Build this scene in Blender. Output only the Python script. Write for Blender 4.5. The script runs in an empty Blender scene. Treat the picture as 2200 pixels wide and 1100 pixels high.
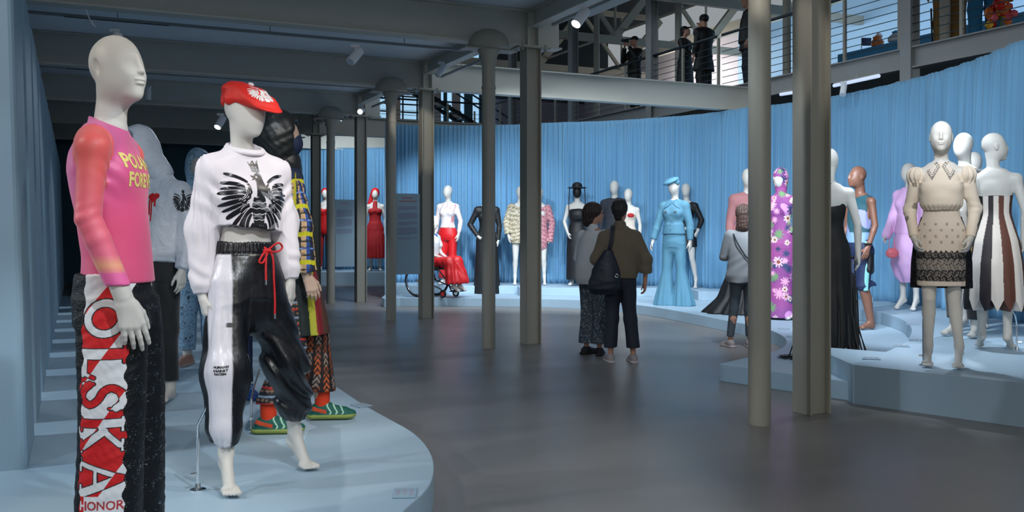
import bpy, math, random
import numpy as np
from mathutils import Vector, Matrix
from mathutils.bvhtree import BVHTree
random.seed(4)
SC = bpy.context.scene
COL = SC.collection
# ---------------- camera, world, large lights, exposure ----------------
F, HY, CH = 2020.0, 497.0, 1.35
cam_d = bpy.data.cameras.new('camera'); cam = bpy.data.objects.new('camera', cam_d); COL.objects.link(cam)
cam.location = (0, 0, CH); cam.rotation_euler = (math.pi/2, 0, 0)
cam_d.sensor_width = 36; cam_d.lens = 36*F/2200; cam_d.shift_y = -(550-HY)/2200; cam_d.clip_end = 200; cam_d.clip_start = .05
SC.camera = cam
SC.view_settings.view_transform = 'Standard'; SC.view_settings.look = 'None'
SC.view_settings.exposure = 0.0; SC.view_settings.gamma = 1; SC.view_settings.use_curve_mapping = False
w = bpy.data.worlds.new('world'); SC.world = w; w.use_nodes = True
w.node_tree.nodes['Background'].inputs[0].default_value = (.55, .60, .63, 1)
w.node_tree.nodes['Background'].inputs[1].default_value = .52

SN, CS = .422, .9066
def W(a, b, z=0): return Vector((.224+CS*a-SN*b, 11.3+SN*a+CS*b, z))
def at(px, py, Y): return Vector(((px-1100)/F*Y, Y, CH-(py-HY)/F*Y))
def on(px, py, z):
    Y = (CH-z)*F/(py-HY); return Vector(((px-1100)/F*Y, Y, z))
VA = math.atan2(SN, CS)

def spot(name, loc, target, power, deg=40, color=(1,.96,.9), size=.06, blend=.35):
    d = bpy.data.lights.new(name, 'SPOT'); o = bpy.data.objects.new(name, d); COL.objects.link(o)
    d.energy = power; d.spot_size = math.radians(deg); d.spot_blend = blend; d.color = color; d.shadow_soft_size = size
    o.location = loc; o.rotation_euler = (Vector(target)-Vector(loc)).to_track_quat('-Z', 'Y').to_euler(); return o
def area(name, loc, target, power, sx, sy, color):
    d = bpy.data.lights.new(name, 'AREA'); d.shape = 'RECTANGLE'; d.size = sx; d.size_y = sy; d.energy = power; d.color = color
    o = bpy.data.objects.new(name, d); COL.objects.link(o); o.location = loc
    o.rotation_euler = (Vector(target)-Vector(loc)).to_track_quat('-Z', 'Y').to_euler(); return o
WARM = (1, .93, .84); COOL = (.80, .90, 1)
# ceiling spots over the left plinth
spot('spot_lamp', (-3.5, 2.3, 3.4), (-1.5, 3.45, 1.3), 130, 44, WARM, .04)
spot('spot_lamp', (.9, 3.5, 3.6), (-1.35, 3.5, 1.3), 120, 40, WARM, .04)
spot('spot_lamp', (.3, 1.3, 3.5), (-1.1, 4.6, 1.2), 82, 28, WARM, .05)
spot('spot_lamp', (-3.2, 1.2, 3.4), (-3.5, 6.0, 1.0), 110, 56, COOL, .06)
spot('spot_lamp', (-3.6, 3.9, 3.5), (-1.2, 4.6, 1.1), 66, 40, WARM, .05)
spot('spot_lamp', (1.0, 4.6, 3.6), (-1.2, 5.0, 1.0), 75, 44, WARM, .05)
spot('spot_lamp', (-1.0, 3.4, 3.5), (-2.45, 6.6, 1.2), 120, 30, COOL, .05)
spot('spot_lamp', (.3, 3.2, 3.6), (-1.3, 5.8, 1.0), 150, 32, WARM, .05)
spot('spot_lamp', W(-2.5, 1.4, 3.7), W(-4.2, -1.6, .8), 110, 60, COOL, .05)
spot('spot_lamp', W(-2.5, 5.1, 3.7), W(-4.2, 3.4, .8), 110, 60, COOL, .05)
spot('spot_lamp', (.6, 1.6, 3.6), (-.75, 4.5, .16), 290, 50, COOL, .06)
for i in range(9):
    b = -3.81+1.24*i
    spot('fin_lamp', W(-8.3, b, 2.5), W(-4.2, b+.12, .16), 260, 44, COOL, .03)
spot('fin_lamp', W(-8.0, -5.2, 2.6), W(-4.2, -5.6, .16), 200, 50, COOL, .03)
def zs(x, y): return 3.62 if (x-.224)*CS+(y-11.3)*SN < .5 else 4.7
# spots washing the curved curtain and its plinths
for px, Y, t, p in ((1045, 14.8, 18.9, 330), (960, 15.6, 18.9, 380), (1140, 13.0, 18.6, 300), (1260, 12.6, 18.4, 300), (1400, 11.6, 17.4, 300),
                    (1530, 10.4, 16.2, 290), (1680, 9.2, 15.0, 290), (1830, 8.0, 13.6, 280), (1980, 6.8, 12.4, 280), (2120, 5.8, 11.2, 250), (2230, 5.2, 9.8, 220)):
    q = at(px, 497, Y); g = at(px, 497, t)
    spot('spot_lamp', (q.x-.4, q.y, 3.42), (g.x, g.y, 1.4), p*.85, 56, COOL, .07, .6)
for px, Y, t, p in ((960, 13, 17.8, 120), (1250, 12.6, 17.6, 120), (1460, 10.8, 15.5, 130), (1690, 9, 13.0, 120), (1800, 5.9, 9, 90), (1860, 7.8, 11.5, 90), (1940, 8.6, 12.3, 90)):
    q = at(px, 497, Y); g = at(px, 497, t)
    spot('spot_lamp', (q.x-.7, q.y, zs(q.x-.7, q.y)), (g.x, g.y, 1.2), p*.42, 30, WARM, .05)
for px, t in ((880, 17.6), (1020, 17.3), (1180, 17.2), (1330, 16.9), (1480, 15.8)):
    g = at(px, 497, t); q = at(px, 497, t-1.6); spot('spot_lamp', (q.x+.3, q.y, 3.4), (g.x, g.y, .2), 210, 70, COOL, .06, .7)
# wide ceiling spots over the walkway and the plinth tops
for x, y, tx, ty, p in ((2.6, 9.2, 2.6, 13.4, 260), (2.0, 11.4, .8, 15.6, 220), (1.6, 6.6, 1.6, 10.2, 120), (3.3, 8.9, 3.9, 8.0, 330), (4.9, 10.0, 4.6, 8.0, 250), (3.2, 8.6, 5.0, 10.8, 450), (2.4, 9.4, 4.2, 13.2, 430), (1.8, 10.6, 2.3, 13.2, 230), (.6, 6.0, 2.6, 8.6, 120)):
    spot('spot_lamp', (x, y, 3.6 if y < 9 else 3.5), (tx, ty, .1), p, 80 if p == 260 else 50, COOL, .07, .7)
spot('spot_lamp', (-.2, 6.0, 3.55), (1.1, 10, 1.1), 120, 40, (.95, .98, 1), .08, .7)
spot('spot_lamp', (1.9, 4.3, 3.55), (3.30, 7.27, 1.45), 230, 24, WARM, .06, .5)
for px in (700, 810):
    q = at(px, 497, 22.6); g = at(px, 497, 24.6)
    spot('spot_lamp', (q.x, q.y, 3.6), (g.x, g.y+.4, 1.9), 150, 100, COOL, .07)
# added fill behind the camera, upper gallery lights and added daylight fill below trusses
area('hall_fill', (1.2, -2.5, 3.4), (1.6, 8, 1.2), 85, 5, .8, (1, .95, .88))
area('roof_fill', W(3, 3, 6.1), W(3, 3, 0), 110, 3, 9, (.8, .9, 1))
area('gallery_lamp', W(9.8, 4, 6.0), W(12, 4, 5.2), 150, 14, .4, (.72, .87, 1))
area('gallery_lamp', W(10.3, 12.6, 5.9), W(12, 12.4, 5.2), 70, 1.6, .4, (1, .96, .95))

# ---------------- materials ----------------
def nt(m): return m.node_tree.nodes, m.node_tree.links
def mat(name, col, rough=.5, metal=0, bump=None, var=None, attr=False, emit=0, spec=.5, sheen=0, coat=0, aniso=None):
    m = bpy.data.materials.new(name); m.use_nodes = True; N, L = nt(m); p = N['Principled BSDF']
    p.inputs['Base Color'].default_value = (*col, 1); p.inputs['Roughness'].default_value = rough
    p.inputs['Metallic'].default_value = metal; p.inputs['Specular IOR Level'].default_value = spec
    p.inputs['Sheen Weight'].default_value = sheen; p.inputs['Coat Weight'].default_value = coat
    tc = N.new('ShaderNodeTexCoord')
    if attr:
        a = N.new('ShaderNodeAttribute'); a.attribute_name = 'Col'; L.new(a.outputs['Color'], p.inputs['Base Color'])
    elif var:
        n = N.new('ShaderNodeTexNoise'); n.inputs['Scale'].default_value = var[0]; n.inputs['Detail'].default_value = 4
        mx = N.new('ShaderNodeMixRGB'); mx.inputs[1].default_value = (*col, 1)
        mx.inputs[2].default_value = (*[min(1, c*var[1]) for c in col], 1)
        L.new(tc.outputs['Object'], n.inputs['Vector']); L.new(n.outputs['Fac'], mx.inputs[0]); L.new(mx.outputs[0], p.inputs['Base Color'])
    if bump:
        n = N.new('ShaderNodeTexNoise'); n.inputs['Scale'].default_value = bump[0]; n.inputs['Detail'].default_value = 3
        mp = N.new('ShaderNodeMapping'); mp.inputs['Scale'].default_value = bump[2] if len(bump) > 2 else (1, 1, 1)
        b = N.new('ShaderNodeBump'); b.inputs['Strength'].default_value = bump[1]; b.inputs['Distance'].default_value = .01
        L.new(tc.outputs['Object'], mp.inputs[0]); L.new(mp.outputs[0], n.inputs['Vector']); L.new(n.outputs['Fac'], b.inputs['Height']); L.new(b.outputs[0], p.inputs['Normal'])
    if emit:
        p.inputs['Emission Color'].default_value = (*col, 1); p.inputs['Emission Strength'].default_value = emit
    return m
def hexc(h):
    v = [int(h[i:i+2], 16)/255 for i in (0, 2, 4)]
    return tuple(c/12.92 if c <= .04045 else ((c+.055)/1.055)**2.4 for c in v)
M = {}
M['steel'] = mat('painted_steel', hexc('a19f94'), .45, var=(3, .9), bump=(60, .05))
M['steel_blue'] = mat('painted_steel_cool', hexc('95999a'), .45, var=(3, .9))
M['deck'] = mat('ceiling_deck', hexc('dfe8f0'), .7, var=(2, .93)); M['beam'] = mat('beam_steel_lightened', hexc('c9c9c0'), .5, var=(3, .93))  # beam and deck colours lightened in place of missing bounce light
M['plinth'] = mat('plinth_paint', hexc('a3bccd'), .5, var=(1.5, .96))
M['fin'] = mat('fin_paint', hexc('93aebf'), .6, var=(1, .95))
M['teal'] = mat('teal_wall', hexc('2e6478'), .6, var=(1, .9))
M['gwall'] = mat('gallery_wall_blue', hexc('a9cbe6'), .6)
M['gwhite'] = mat('gallery_wall_white', hexc('cfc9cc'), .6)
M['mauve'] = mat('far_wall_paint', hexc('8f8a9c'), .7); M['darkroof'] = mat('dark_roof_end', hexc('39434a'), .8)
M['white'] = mat('white_enamel', hexc('d9dde2'), .35)
M['dark'] = mat('dark_metal', hexc('1c2a33'), .4)
M['cable'] = mat('railing_cable', hexc('4b6068'), .35, metal=.6)
M['chrome'] = mat('chrome', (.8, .82, .84), .15, metal=1)
M['lens'] = mat('lamp_lens', (1, .97, .92), .3, emit=14)
M['glow'] = mat('tube_diffuser', hexc('c8d4ee'), .4, emit=.7)
M['black'] = mat('black_cloth', hexc('15171b'), .75, sheen=.3, bump=(25, .25))
M['skinwhite'] = mat('mannequin_white', hexc('c9c6c0'), .5, spec=.4)
M['text'] = mat('sign_print', hexc('c0484e'), .6)
M['textg'] = mat('sign_body_print', hexc('82708a'), .6)
m = mat('poured_floor', hexc('85827f'), .34, var=(.8, .85)); N, L = nt(m)
n = N.new('ShaderNodeTexNoise'); n.inputs['Scale'].default_value = .9; n.inputs['Detail'].default_value = 6
tc = N.new('ShaderNodeTexCoord'); mr = N.new('ShaderNodeMapRange'); mr.inputs[3].default_value = .26; mr.inputs[4].default_value = .46
L.new(tc.outputs['Object'], n.inputs['Vector']); L.new(n.outputs['Fac'], mr.inputs[0]); L.new(mr.outputs[0], N['Principled BSDF'].inputs['Roughness'])
M['floor'] = m
m = mat('curtain_cloth', hexc('70a6ca'), .75, sheen=.2, bump=(300, .1)); M['curtain'] = m
p_ = m.node_tree.nodes['Principled BSDF']

# ---------------- mesh helpers ----------------
def link_mesh(name, V, Fc, material=None, parent=None, smooth=False, color=None):
    me = bpy.data.meshes.new(name)
    if isinstance(Fc, np.ndarray) and Fc.ndim == 2 and Fc.shape[1] == 4 and len(Fc):
        V = np.asarray(V, np.float32)
        me.vertices.add(len(V)); me.vertices.foreach_set('co', V.ravel())
        me.loops.add(Fc.size); me.loops.foreach_set('vertex_index', Fc.astype(np.int32).ravel())
        me.polygons.add(len(Fc)); me.polygons.foreach_set('loop_start', np.arange(0, Fc.size, 4, dtype=np.int32))
        me.polygons.foreach_set('loop_total', np.full(len(Fc), 4, np.int32)); me.update(calc_edges=True)
    else:
        me.from_pydata([tuple(v) for v in V], [], [tuple(int(i) for i in f) for f in Fc]); me.update()
    if smooth: me.polygons.foreach_set('use_smooth', np.ones(len(me.polygons), bool))
    if color is not None:
        ca = me.color_attributes.new('Col', 'FLOAT_COLOR', 'POINT')
        c = np.ones((len(me.vertices), 4), np.float32); c[:, :3] = color; ca.data.foreach_set('color', c.ravel())
    if material: me.materials.append(material)
    o = bpy.data.objects.new(name, me); COL.objects.link(o)
    if parent is not None: o.parent = parent
    return o
def tag(o, label, cat, group=None, kind=None):
    o['label'] = label; o['category'] = cat
    if group: o['group'] = group
    if kind: o['kind'] = kind
    return o
def empty(name, loc, rz=0):
    o = bpy.data.objects.new(name, None); COL.objects.link(o); o.location = loc; o.rotation_euler = (0, 0, rz); o.empty_display_size = .1; return o
class MB:
    def __init__(s): s.V = []; s.F = []
    def box(s, c, d, rz=0, taper=1, M=None):
        x, y, z = d[0]/2, d[1]/2, d[2]/2; n = len(s.V); ca, sa = math.cos(rz), math.sin(rz)
        for dz in (-z, z):
            t = taper if dz > 0 else 1
            for dx, dy in ((-x, -y), (x, -y), (x, y), (-x, y)):
                p = Vector((dx*t, dy*t, dz))
                if M is not None: p = M @ p
                s.V.append((c[0]+p.x*ca-p.y*sa, c[1]+p.x*sa+p.y*ca, c[2]+p.z))
        s.F += [(n, n+3, n+2, n+1), (n+4, n+5, n+6, n+7), (n, n+1, n+5, n+4), (n+1, n+2, n+6, n+5), (n+2, n+3, n+7, n+6), (n+3, n, n+4, n+7)]
        return s
    def gbox(s, a0, a1, b0, b1, z0, z1):   # box in the building grid
        c = W((a0+a1)/2, (b0+b1)/2, (z0+z1)/2); return s.box(c, (a1-a0, b1-b0, z1-z0), VA)
    def tube(s, pts, r, n=10, cap=True):
        pts = [Vector(p) for p in pts]; rs = r if isinstance(r, (list, tuple)) else [r]*len(pts); base = len(s.V); up = None
        for i, p in enumerate(pts):
            t = (pts[min(i+1, len(pts)-1)]-pts[max(i-1, 0)]).normalized()
            if up is None: up = t.orthogonal().normalized()
            up = (up-t*up.dot(t)).normalized(); w = t.cross(up)
            for k in range(n):
                an = 2*math.pi*k/n; q = p+(up*math.cos(an)+w*math.sin(an))*rs[i]; s.V.append(tuple(q))
        for i in range(len(pts)-1):
            for k in range(n):
                a = base+i*n+k; b = base+i*n+(k+1) % n; s.F.append((a, b, b+n, a+n))
        if cap:
            s.F.append(tuple(base+k for k in range(n))[::-1]); s.F.append(tuple(base+(len(pts)-1)*n+k for k in range(n)))
        return s
    def lathe(s, c, prof, n=24):
        b = len(s.V)
        for r, z in prof:
            for k in range(n):
                an = 2*math.pi*k/n; s.V.append((c[0]+r*math.cos(an), c[1]+r*math.sin(an), c[2]+z))
        for i in range(len(prof)-1):
            for k in range(n):
                a = b+i*n+k; d = b+i*n+(k+1) % n; s.F.append((a, d, d+n, a+n))
        s.F.append(tuple(b+k for k in range(n))[::-1]); s.F.append(tuple(b+(len(prof)-1)*n+k for k in range(n))); return s
    def prism(s, poly, z0, z1):
        n = len(poly); b = len(s.V)
        s.V += [(p[0], p[1], z0) for p in poly]+[(p[0], p[1], z1) for p in poly]
        s.F += [tuple(b+i for i in range(n))[::-1], tuple(b+n+i for i in range(n))]
        s.F += [(b+i, b+(i+1) % n, b+n+(i+1) % n, b+n+i) for i in range(n)]; return s
    def build(s, name, m, parent=None, smooth=False):
        o = link_mesh(name, s.V, s.F, m, parent, smooth)
        if smooth:
            md = o.modifiers.new('es', 'EDGE_SPLIT'); md.split_angle = math.radians(38)
        return o
def bevel(o, w=.006, seg=2):
    md = o.modifiers.new('bv', 'BEVEL'); md.width = w; md.segments = seg; md.limit_method = 'ANGLE'; return o
def struct(o): o['kind'] = 'structure'; return o
def crom(pts, n=8, closed=False):
    pts = [np.array(p, float) for p in pts]; out = []; m = len(pts)
    for i in range(m if closed else m-1):
        p0 = pts[(i-1) % m] if closed or i else pts[0]; p1 = pts[i]; p2 = pts[(i+1) % m]; p3 = pts[(i+2) % m] if closed or i+2 < m else pts[-1]
        for k in range(n):
            t = k/n; out.append(.5*((2*p1)+(-p0+p2)*t+(2*p0-5*p1+4*p2-p3)*t*t+(-p0+3*p1-3*p2+p3)*t**3))
    if not closed: out.append(pts[-1])
    return out

# ---------------- the setting ----------------
struct(MB().box((2, 16, -.05), (44, 52, .1)).build('floor', M['floor']))
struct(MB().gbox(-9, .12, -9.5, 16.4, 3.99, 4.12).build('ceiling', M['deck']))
struct(MB().gbox(-9, 1.2, 16.4, 16.6, 0, 3.98).build('wall_back', M['teal']))
struct(MB().gbox(-9.2, -9, -9.5, 16.6, 0, 4.1).build('wall_left', M['fin']))
# far and side galleries
struct(MB().gbox(-9, 13, 15.9, 16.35, 3.78, 4.08).build('gallery_slab_far', M['steel']))
struct(MB().gbox(-9, 13, 16.36, 20, 3.9, 4.08).build('gallery_floor_far', M['steel']))
struct(MB().gbox(6.5, 12, -14, 15.88, 3.95, 4.1).build('gallery_floor', M['steel']))
struct(MB().gbox(12, 12.2, -14, 11.2, 0, 7.1).build('wall_gallery', M['gwall']))
struct(MB().gbox(12, 12.2, 11.2, 20, 0, 7.1).build('wall_gallery_white', M['gwhite']))
struct(MB().gbox(-9, 13, 20, 20.2, 4.1, 6.0).build('wall_far', M['mauve'])); struct(MB().gbox(-9, 13, 20, 20.2, 6.0, 8.7).build('wall_far_upper', M['darkroof']))
def ibeam(p0, p1, z0, z1, wf=.19, tf=.02, tw=.014):
    p0, p1 = Vector(p0), Vector(p1); L = (p1-p0).length; c = (p0+p1)/2; rz = math.atan2(p1.y-p0.y, p1.x-p0.x); mb = MB()
    mb.box((c.x, c.y, z0+tf/2), (L, wf, tf), rz); mb.box((c.x, c.y, z1-tf/2), (L, wf, tf), rz); mb.box((c.x, c.y, (z0+z1)/2), (L, tw, z1-z0-2*tf), rz); return mb
for i, (b, a1, txt) in enumerate(((-4.75, .38, 'over the nearest column pair'), (0, .38, 'ending above the pair of columns right of the wheelchair'), (3.7, 6.28, 'bridging the hall from the left ceiling to the upper gallery'),
                                  (7.4, .38, 'over the columns either side of the farther text panel'), (11.1, 6.28, 'fourth deep, behind the curtain top'), (14.8, 6.28, 'farthest pale one above the distant red dresses'))):
    mb = ibeam(W(-9, b), W(a1, b), 3.55, 3.985)
    for da in (-.07, .07): mb.gbox(da-.008, da+.008, b-.088, b+.088, 3.57, 3.965)
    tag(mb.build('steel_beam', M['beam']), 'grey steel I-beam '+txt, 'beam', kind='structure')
for b in (-4.75, 0, 3.7, 7.4, 11.1):
    L_ = 3.7 if b != -4.75 else 4.75
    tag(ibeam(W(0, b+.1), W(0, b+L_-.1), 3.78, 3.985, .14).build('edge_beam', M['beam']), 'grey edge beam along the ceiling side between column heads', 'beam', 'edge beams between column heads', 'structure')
struct(ibeam(W(.62, -9), W(.62, -.2), 3.95, 4.2, .16).build('ceiling_edge', M['steel']))
# gallery edge
for b0, b1 in ((-14, .0), (.2, 3.55), (3.65, 7.0), (7.1, 10.6), (10.7, 15.85)):
    tag(ibeam(W(6.38, b0), W(6.38, b1), 3.78, 4.1, .16).build('gallery_edge_beam', M['steel_blue']), 'grey steel fascia beam under the gallery railing', 'beam', 'gallery fascia beams', 'structure')
# columns
cl = {-4.75: 'nearest steel column, left of the black fringed dress', 0: 'square steel column right of the black gown, in front of the cream sequined jacket',
      3.7: 'square steel column holding the nearer text panel, in front of the wheelchair', 7.4: 'square steel column between the farther text panel and the long red dress', 11.1: 'most distant square steel column beside the short red dress'}
for b, lab in cl.items():
    t = empty('steel_column', W(0, b), VA); tag(t, lab, 'column', kind='structure')
    mb = MB(); s_ = .195
    for sx in (-1, 1): mb.box((sx*(s_/2-.008), 0, 1.765), (.016, s_, 3.53))
    mb.box((0, 0, 1.765), (s_-.032, .012, 3.53)); mb.box((0, -s_/2+.05, 1.765), (s_-.03, .008, 3.53))
    bevel(mb.build('shaft', M['steel'], t), .003, 2)
    bevel(MB().box((0, 0, 3.54), (.42, .26, .02)).build('top_plate', M['steel'], t), .003)
    mb = MB()
    for sx in (-.15, .15):
        for sy in (-.09, .09): mb.tube([(sx, sy, 3.505), (sx, sy, 3.58)], .016, 6)
    mb.build('bolts', M['steel'], t)
rl = {-4.75: 'nearest round steel column, in front of the pink blazer', 0: 'round column with domed capital in front of the black gown', 3.7: 'round column with domed capital left of the nearer text panel',
      7.4: 'round column left of the farther text panel', 11.1: 'farthest round column, left of the short red dress'}
for b, lab in rl.items():
    t = empty('round_column', W(-.62, b-.16), 0); tag(t, lab, 'column', kind='structure')
    MB().lathe((0, 0, 0), [(.078, 0), (.078, 3.0), (.084, 3.0), (.084, 3.03), (.076, 3.03), (.078, 3.25), (.10, 3.38), (.13, 3.44), (.115, 3.48)], 32).build('shaft', M['steel'], t, True)
    MB().lathe((0, 0, 0), [(.24, 3.46), (.255, 3.47), (.245, 3.5), (.225, 3.57), (.17, 3.64), (.09, 3.68), (.02, 3.69)], 32).build('domed_capital', M['steel'], t, True)
    bevel(MB().box((0, .02, 3.452), (.66, .2, .015), VA).build('capital_plate', M['steel'], t), .003)
# gallery columns
for b in (.11, 3.6, 7.05, 10.6, 14.2):
    lab = {.11: 'grey steel column framing into the gallery edge above the beige dress', 3.6: 'gallery column behind the nearest round column', 7.05: 'gallery column between the photographer and the two people in black',
           10.6: 'gallery column left of the person holding a camera', 14.2: 'far gallery column above the curtain'}[b]
    t = empty('gallery_column', W(6.38, b), VA); tag(t, lab, 'column', kind='structure')
    mb = MB()
    for sx in (-1, 1): mb.box((sx*.09, 0, 4.0), (.016, .2, 8.0))
    mb.box((0, 0, 4.0), (.17, .012, 8.0)); mb.build('shaft', M['steel_blue'], t)
    MB().box((0, 0, 1.8), (.3, .26, 3.6)).build('lower_casing', M['steel_blue'], t)
    t = tag(MB().lathe(W(7.0, b-.1), [(.075, 4.1), (.075, 8)], 20).build('gallery_post', M['steel'], None, True), 'round post standing on the gallery beside '+('its steel column' if b != .11 else 'the brown outfit'), 'column', 'round gallery posts', 'structure')
# fins along the left wall
for i in range(15):
    b = -4.86+1.24*i; c = W(-7.4, b+.42)
    mb = MB(); mb.gbox(-8.6, -5.18, b, b+.85, .1, 2.86)
    V = mb.V; mb.V = [(x-.075*(z > 2)*CS, y-.075*(z > 2)*SN, z) for x, y, z in V]
    o = bevel(mb.build('wall_fin', M['fin']), .03, 3)
    tag(o, 'tall pale blue wall fin nearest the pink shirt' if i == 0 else 'pale blue wall fin in the row along the left wall', 'wall panel', 'row of wall fins', 'structure')
struct(MB().gbox(-9, -8.5, -9, 14, 0, 2.86).build('wall_fin_back', M['fin']))

# ---------------- plinths ----------------
PL, T1, T2 = .16, .153, .306
a_, pts = 0, []
lp = [W(-3.2, 9.0), W(-3.17, 3), W(-3.15, -1), W(-3.15, -2.6)]
for px, py in ((725, 832), (780, 868), (835, 899), (880, 924), (908, 948), (926, 975), (932, 1003), (926, 1034), (908, 1060), (876, 1088)):
    q = on(px, py, PL); lp.append(q)
lp += [Vector((-.52, 3.75, 0)), Vector((-.75, 3.2, 0)), Vector((-1.1, 2.6, 0)), Vector((-1.6, 2.1, 0)), Vector((-2.4, 1.9, 0)), Vector((-3.4, 1.9, 0)), W(-8.5, -6), W(-8.5, 9)]
head = lp[:4]; curve = crom([(p.x, p.y) for p in lp[3:-2]], 5); poly = [(p.x, p.y) for p in head[:-1]]+[tuple(c) for c in curve]+[(lp[-2].x, lp[-2].y), (lp[-1].x, lp[-1].y)]
o = bevel(MB().prism(poly[::-1], 0, PL).build('display_plinth', M['plinth']), .006, 2)
tag(o, 'low pale blue plinth with rounded nose under the left row of mannequins', 'plinth', kind='structure')
t1 = [(860, 640), (1000, 640), (1100, 641), (1200, 643), (1300, 648), (1386, 657), (1450, 667), (1509, 678), (1560, 688), (1610, 698), (1655, 709), (1682, 722), (1690, 733), (1682, 746), (1655, 757), (1600, 769)]
c1 = [tuple(c) for c in crom([tuple(on(px, py, T1).xy) for px, py in t1], 5)]
p2 = [on(1545, 782, T1), on(1830, 821, T1)]
poly = [(-2.36, 17.0), (-2.27, 16.72)]+c1+[(p.x, p.y) for p in p2]+[(4.0, 6.3), (6.2, 4.5), (8.5, 9), (8, 15), (5.5, 19.5), (0, 21), (-2.5, 19.6)]
o = bevel(MB().prism(poly, 0, T1).build('display_plinth', M['plinth']), .005, 2)
tag(o, 'long curved lower plinth step following the blue curtain', 'plinth', kind='structure')
t2 = [(845, 614), (1112, 614), (1116, 618), (1380, 619), (1480, 620), (1500, 626), (1570, 627), (1610, 625), (1700, 633), (1790, 655), (1870, 668), (1893, 671), (1915, 677)]
c2 = [tuple(on(px, py, T2).xy) for px, py in t2]
c3 = [tuple(c) for c in crom([tuple(on(px, py, T2).xy) for px, py in ((1915, 677), (1940, 687), (1957, 702), (1957, 718), (1941, 737), (1900, 757), (1832, 783))], 5)]
poly = c2+c3[1:]+[tuple(on(2230, 826, T2).xy), (6.2, 4.5), (8.4, 9.1), (7.9, 14.9), (5.4, 19.4), (0, 20.9), (-2.45, 19.5)]
o = bevel(MB().prism(poly, T1+.001, T2).build('display_plinth', M['plinth']), .005, 2)
tag(o, 'upper plinth step behind the lower one, carrying the beige dress', 'plinth', kind='structure')
# front block side down to the floor
q0, q1 = on(1832, 783, T2), on(2230, 826, T2)
o = MB().prism([(q0.x, q0.y-.004), (q1.x, q1.y-.004), (q1.x+.8, q1.y+.8), (q0.x+.05, q0.y+1.2)], 0, T2-.002).build('plinth_front', M['plinth']); struct(o)
q = at(655, 590, 23.6)
o = bevel(MB().box((-3.9, 24.6, .165), (4.6, 2.0, .33)).build('display_plinth', M['plinth']), .005)
tag(o, 'far plinth under the two red dresses', 'plinth', kind='structure')
CT = 3.53
def curtain(name, path, z0, z1, label, seed, amp=.085):
    rnd = random.Random(seed); P = crom(path, 40); P = np.array(P); d = np.r_[0, np.cumsum(np.hypot(*np.diff(P, axis=0).T))]
    n = int(d[-1]/.014); s = np.linspace(0, d[-1], n); x = np.interp(s, d, P[:, 0]); y = np.interp(s, d, P[:, 1])
    tx = np.gradient(x, s); ty = np.gradient(y, s); nx, ny = -ty, tx
    ph = np.cumsum([rnd.uniform(.5, 1.5) for _ in range(n)])*.014/.088*2*math.pi
    ph2 = np.cumsum([rnd.uniform(.3, 1.7) for _ in range(n)])*.014/.42*2*math.pi
    zs = np.array([0, .12, .4, .9, 1.6, 2.4, 3, 1e3]); zs = np.unique(np.clip(z0+zs, z0, z1)); zs = np.r_[zs[:-1], z1-.08, z1]
    V = []; 
    for j, z in enumerate(zs):
        k = 1-.55*((z-z0)/(z1-z0))**3
        if z >= z1-.081: k *= .6
        off = amp*k*(.55*np.sin(ph)+.15*np.sin(1.7*ph+2*ph2)+.7*np.sin(ph2+.25*z)-.35*np.abs(np.sin(.5*ph2+.5*ph)))
        V.append(np.c_[x+nx*off, y+ny*off, np.full(n, z)])
    V = np.concatenate(V); i = np.arange(n-1); Fq = []
    for j in range(len(zs)-1): Fq.append(np.c_[j*n+i, j*n+i+1, (j+1)*n+i+1, (j+1)*n+i])
    o = link_mesh(name, V, np.concatenate(Fq), M['curtain'], None, True)
    md = o.modifiers.new('th', 'SOLIDIFY'); md.thickness = .006
    return tag(o, label, 'curtain')
k = .969
cp = [(-2.48, 19.15), (-1.6, 19.35), (-.98, 19.35), (0, 19.2), (.95, 18.8), (1.88, 18.55), (2.72, 18.05), (3.52, 17.45), (4.2, 16.8), (4.82, 16.15), (5.3, 15.25), (5.65, 14.28), (5.88, 13.2), (5.96, 12.05), (5.9, 10.8), (5.6, 9.3), (5.1, 8.2), (4.5, 7.4)]
cp = [(x*(1 if y > 17 else .985), y*(1 if y > 17 else .985)) for x, y in cp[:-3]]+[(6.0, 9.6), (5.9, 8.4)]
curtain('curtain', cp, T2, CT, 'long curved pale blue pleated curtain behind the right-hand mannequins', 3)
curtain('curtain', [(-6.4, 25.3), (-5, 25.3), (-4, 25.3), (-3.0, 25.2)], .33, 3.6, 'smaller pale blue curtain behind the two red dresses', 8)
# end panel of the long curtain, in front of the gap
tag(bevel(MB().box((-2.5, 18.95, 1.76), (.05, .6, 3.5)).build('curtain_end_panel', M['fin']), .004), 'flat blue end panel closing the long curtain near the long red dress', 'panel', kind='structure')
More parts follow.
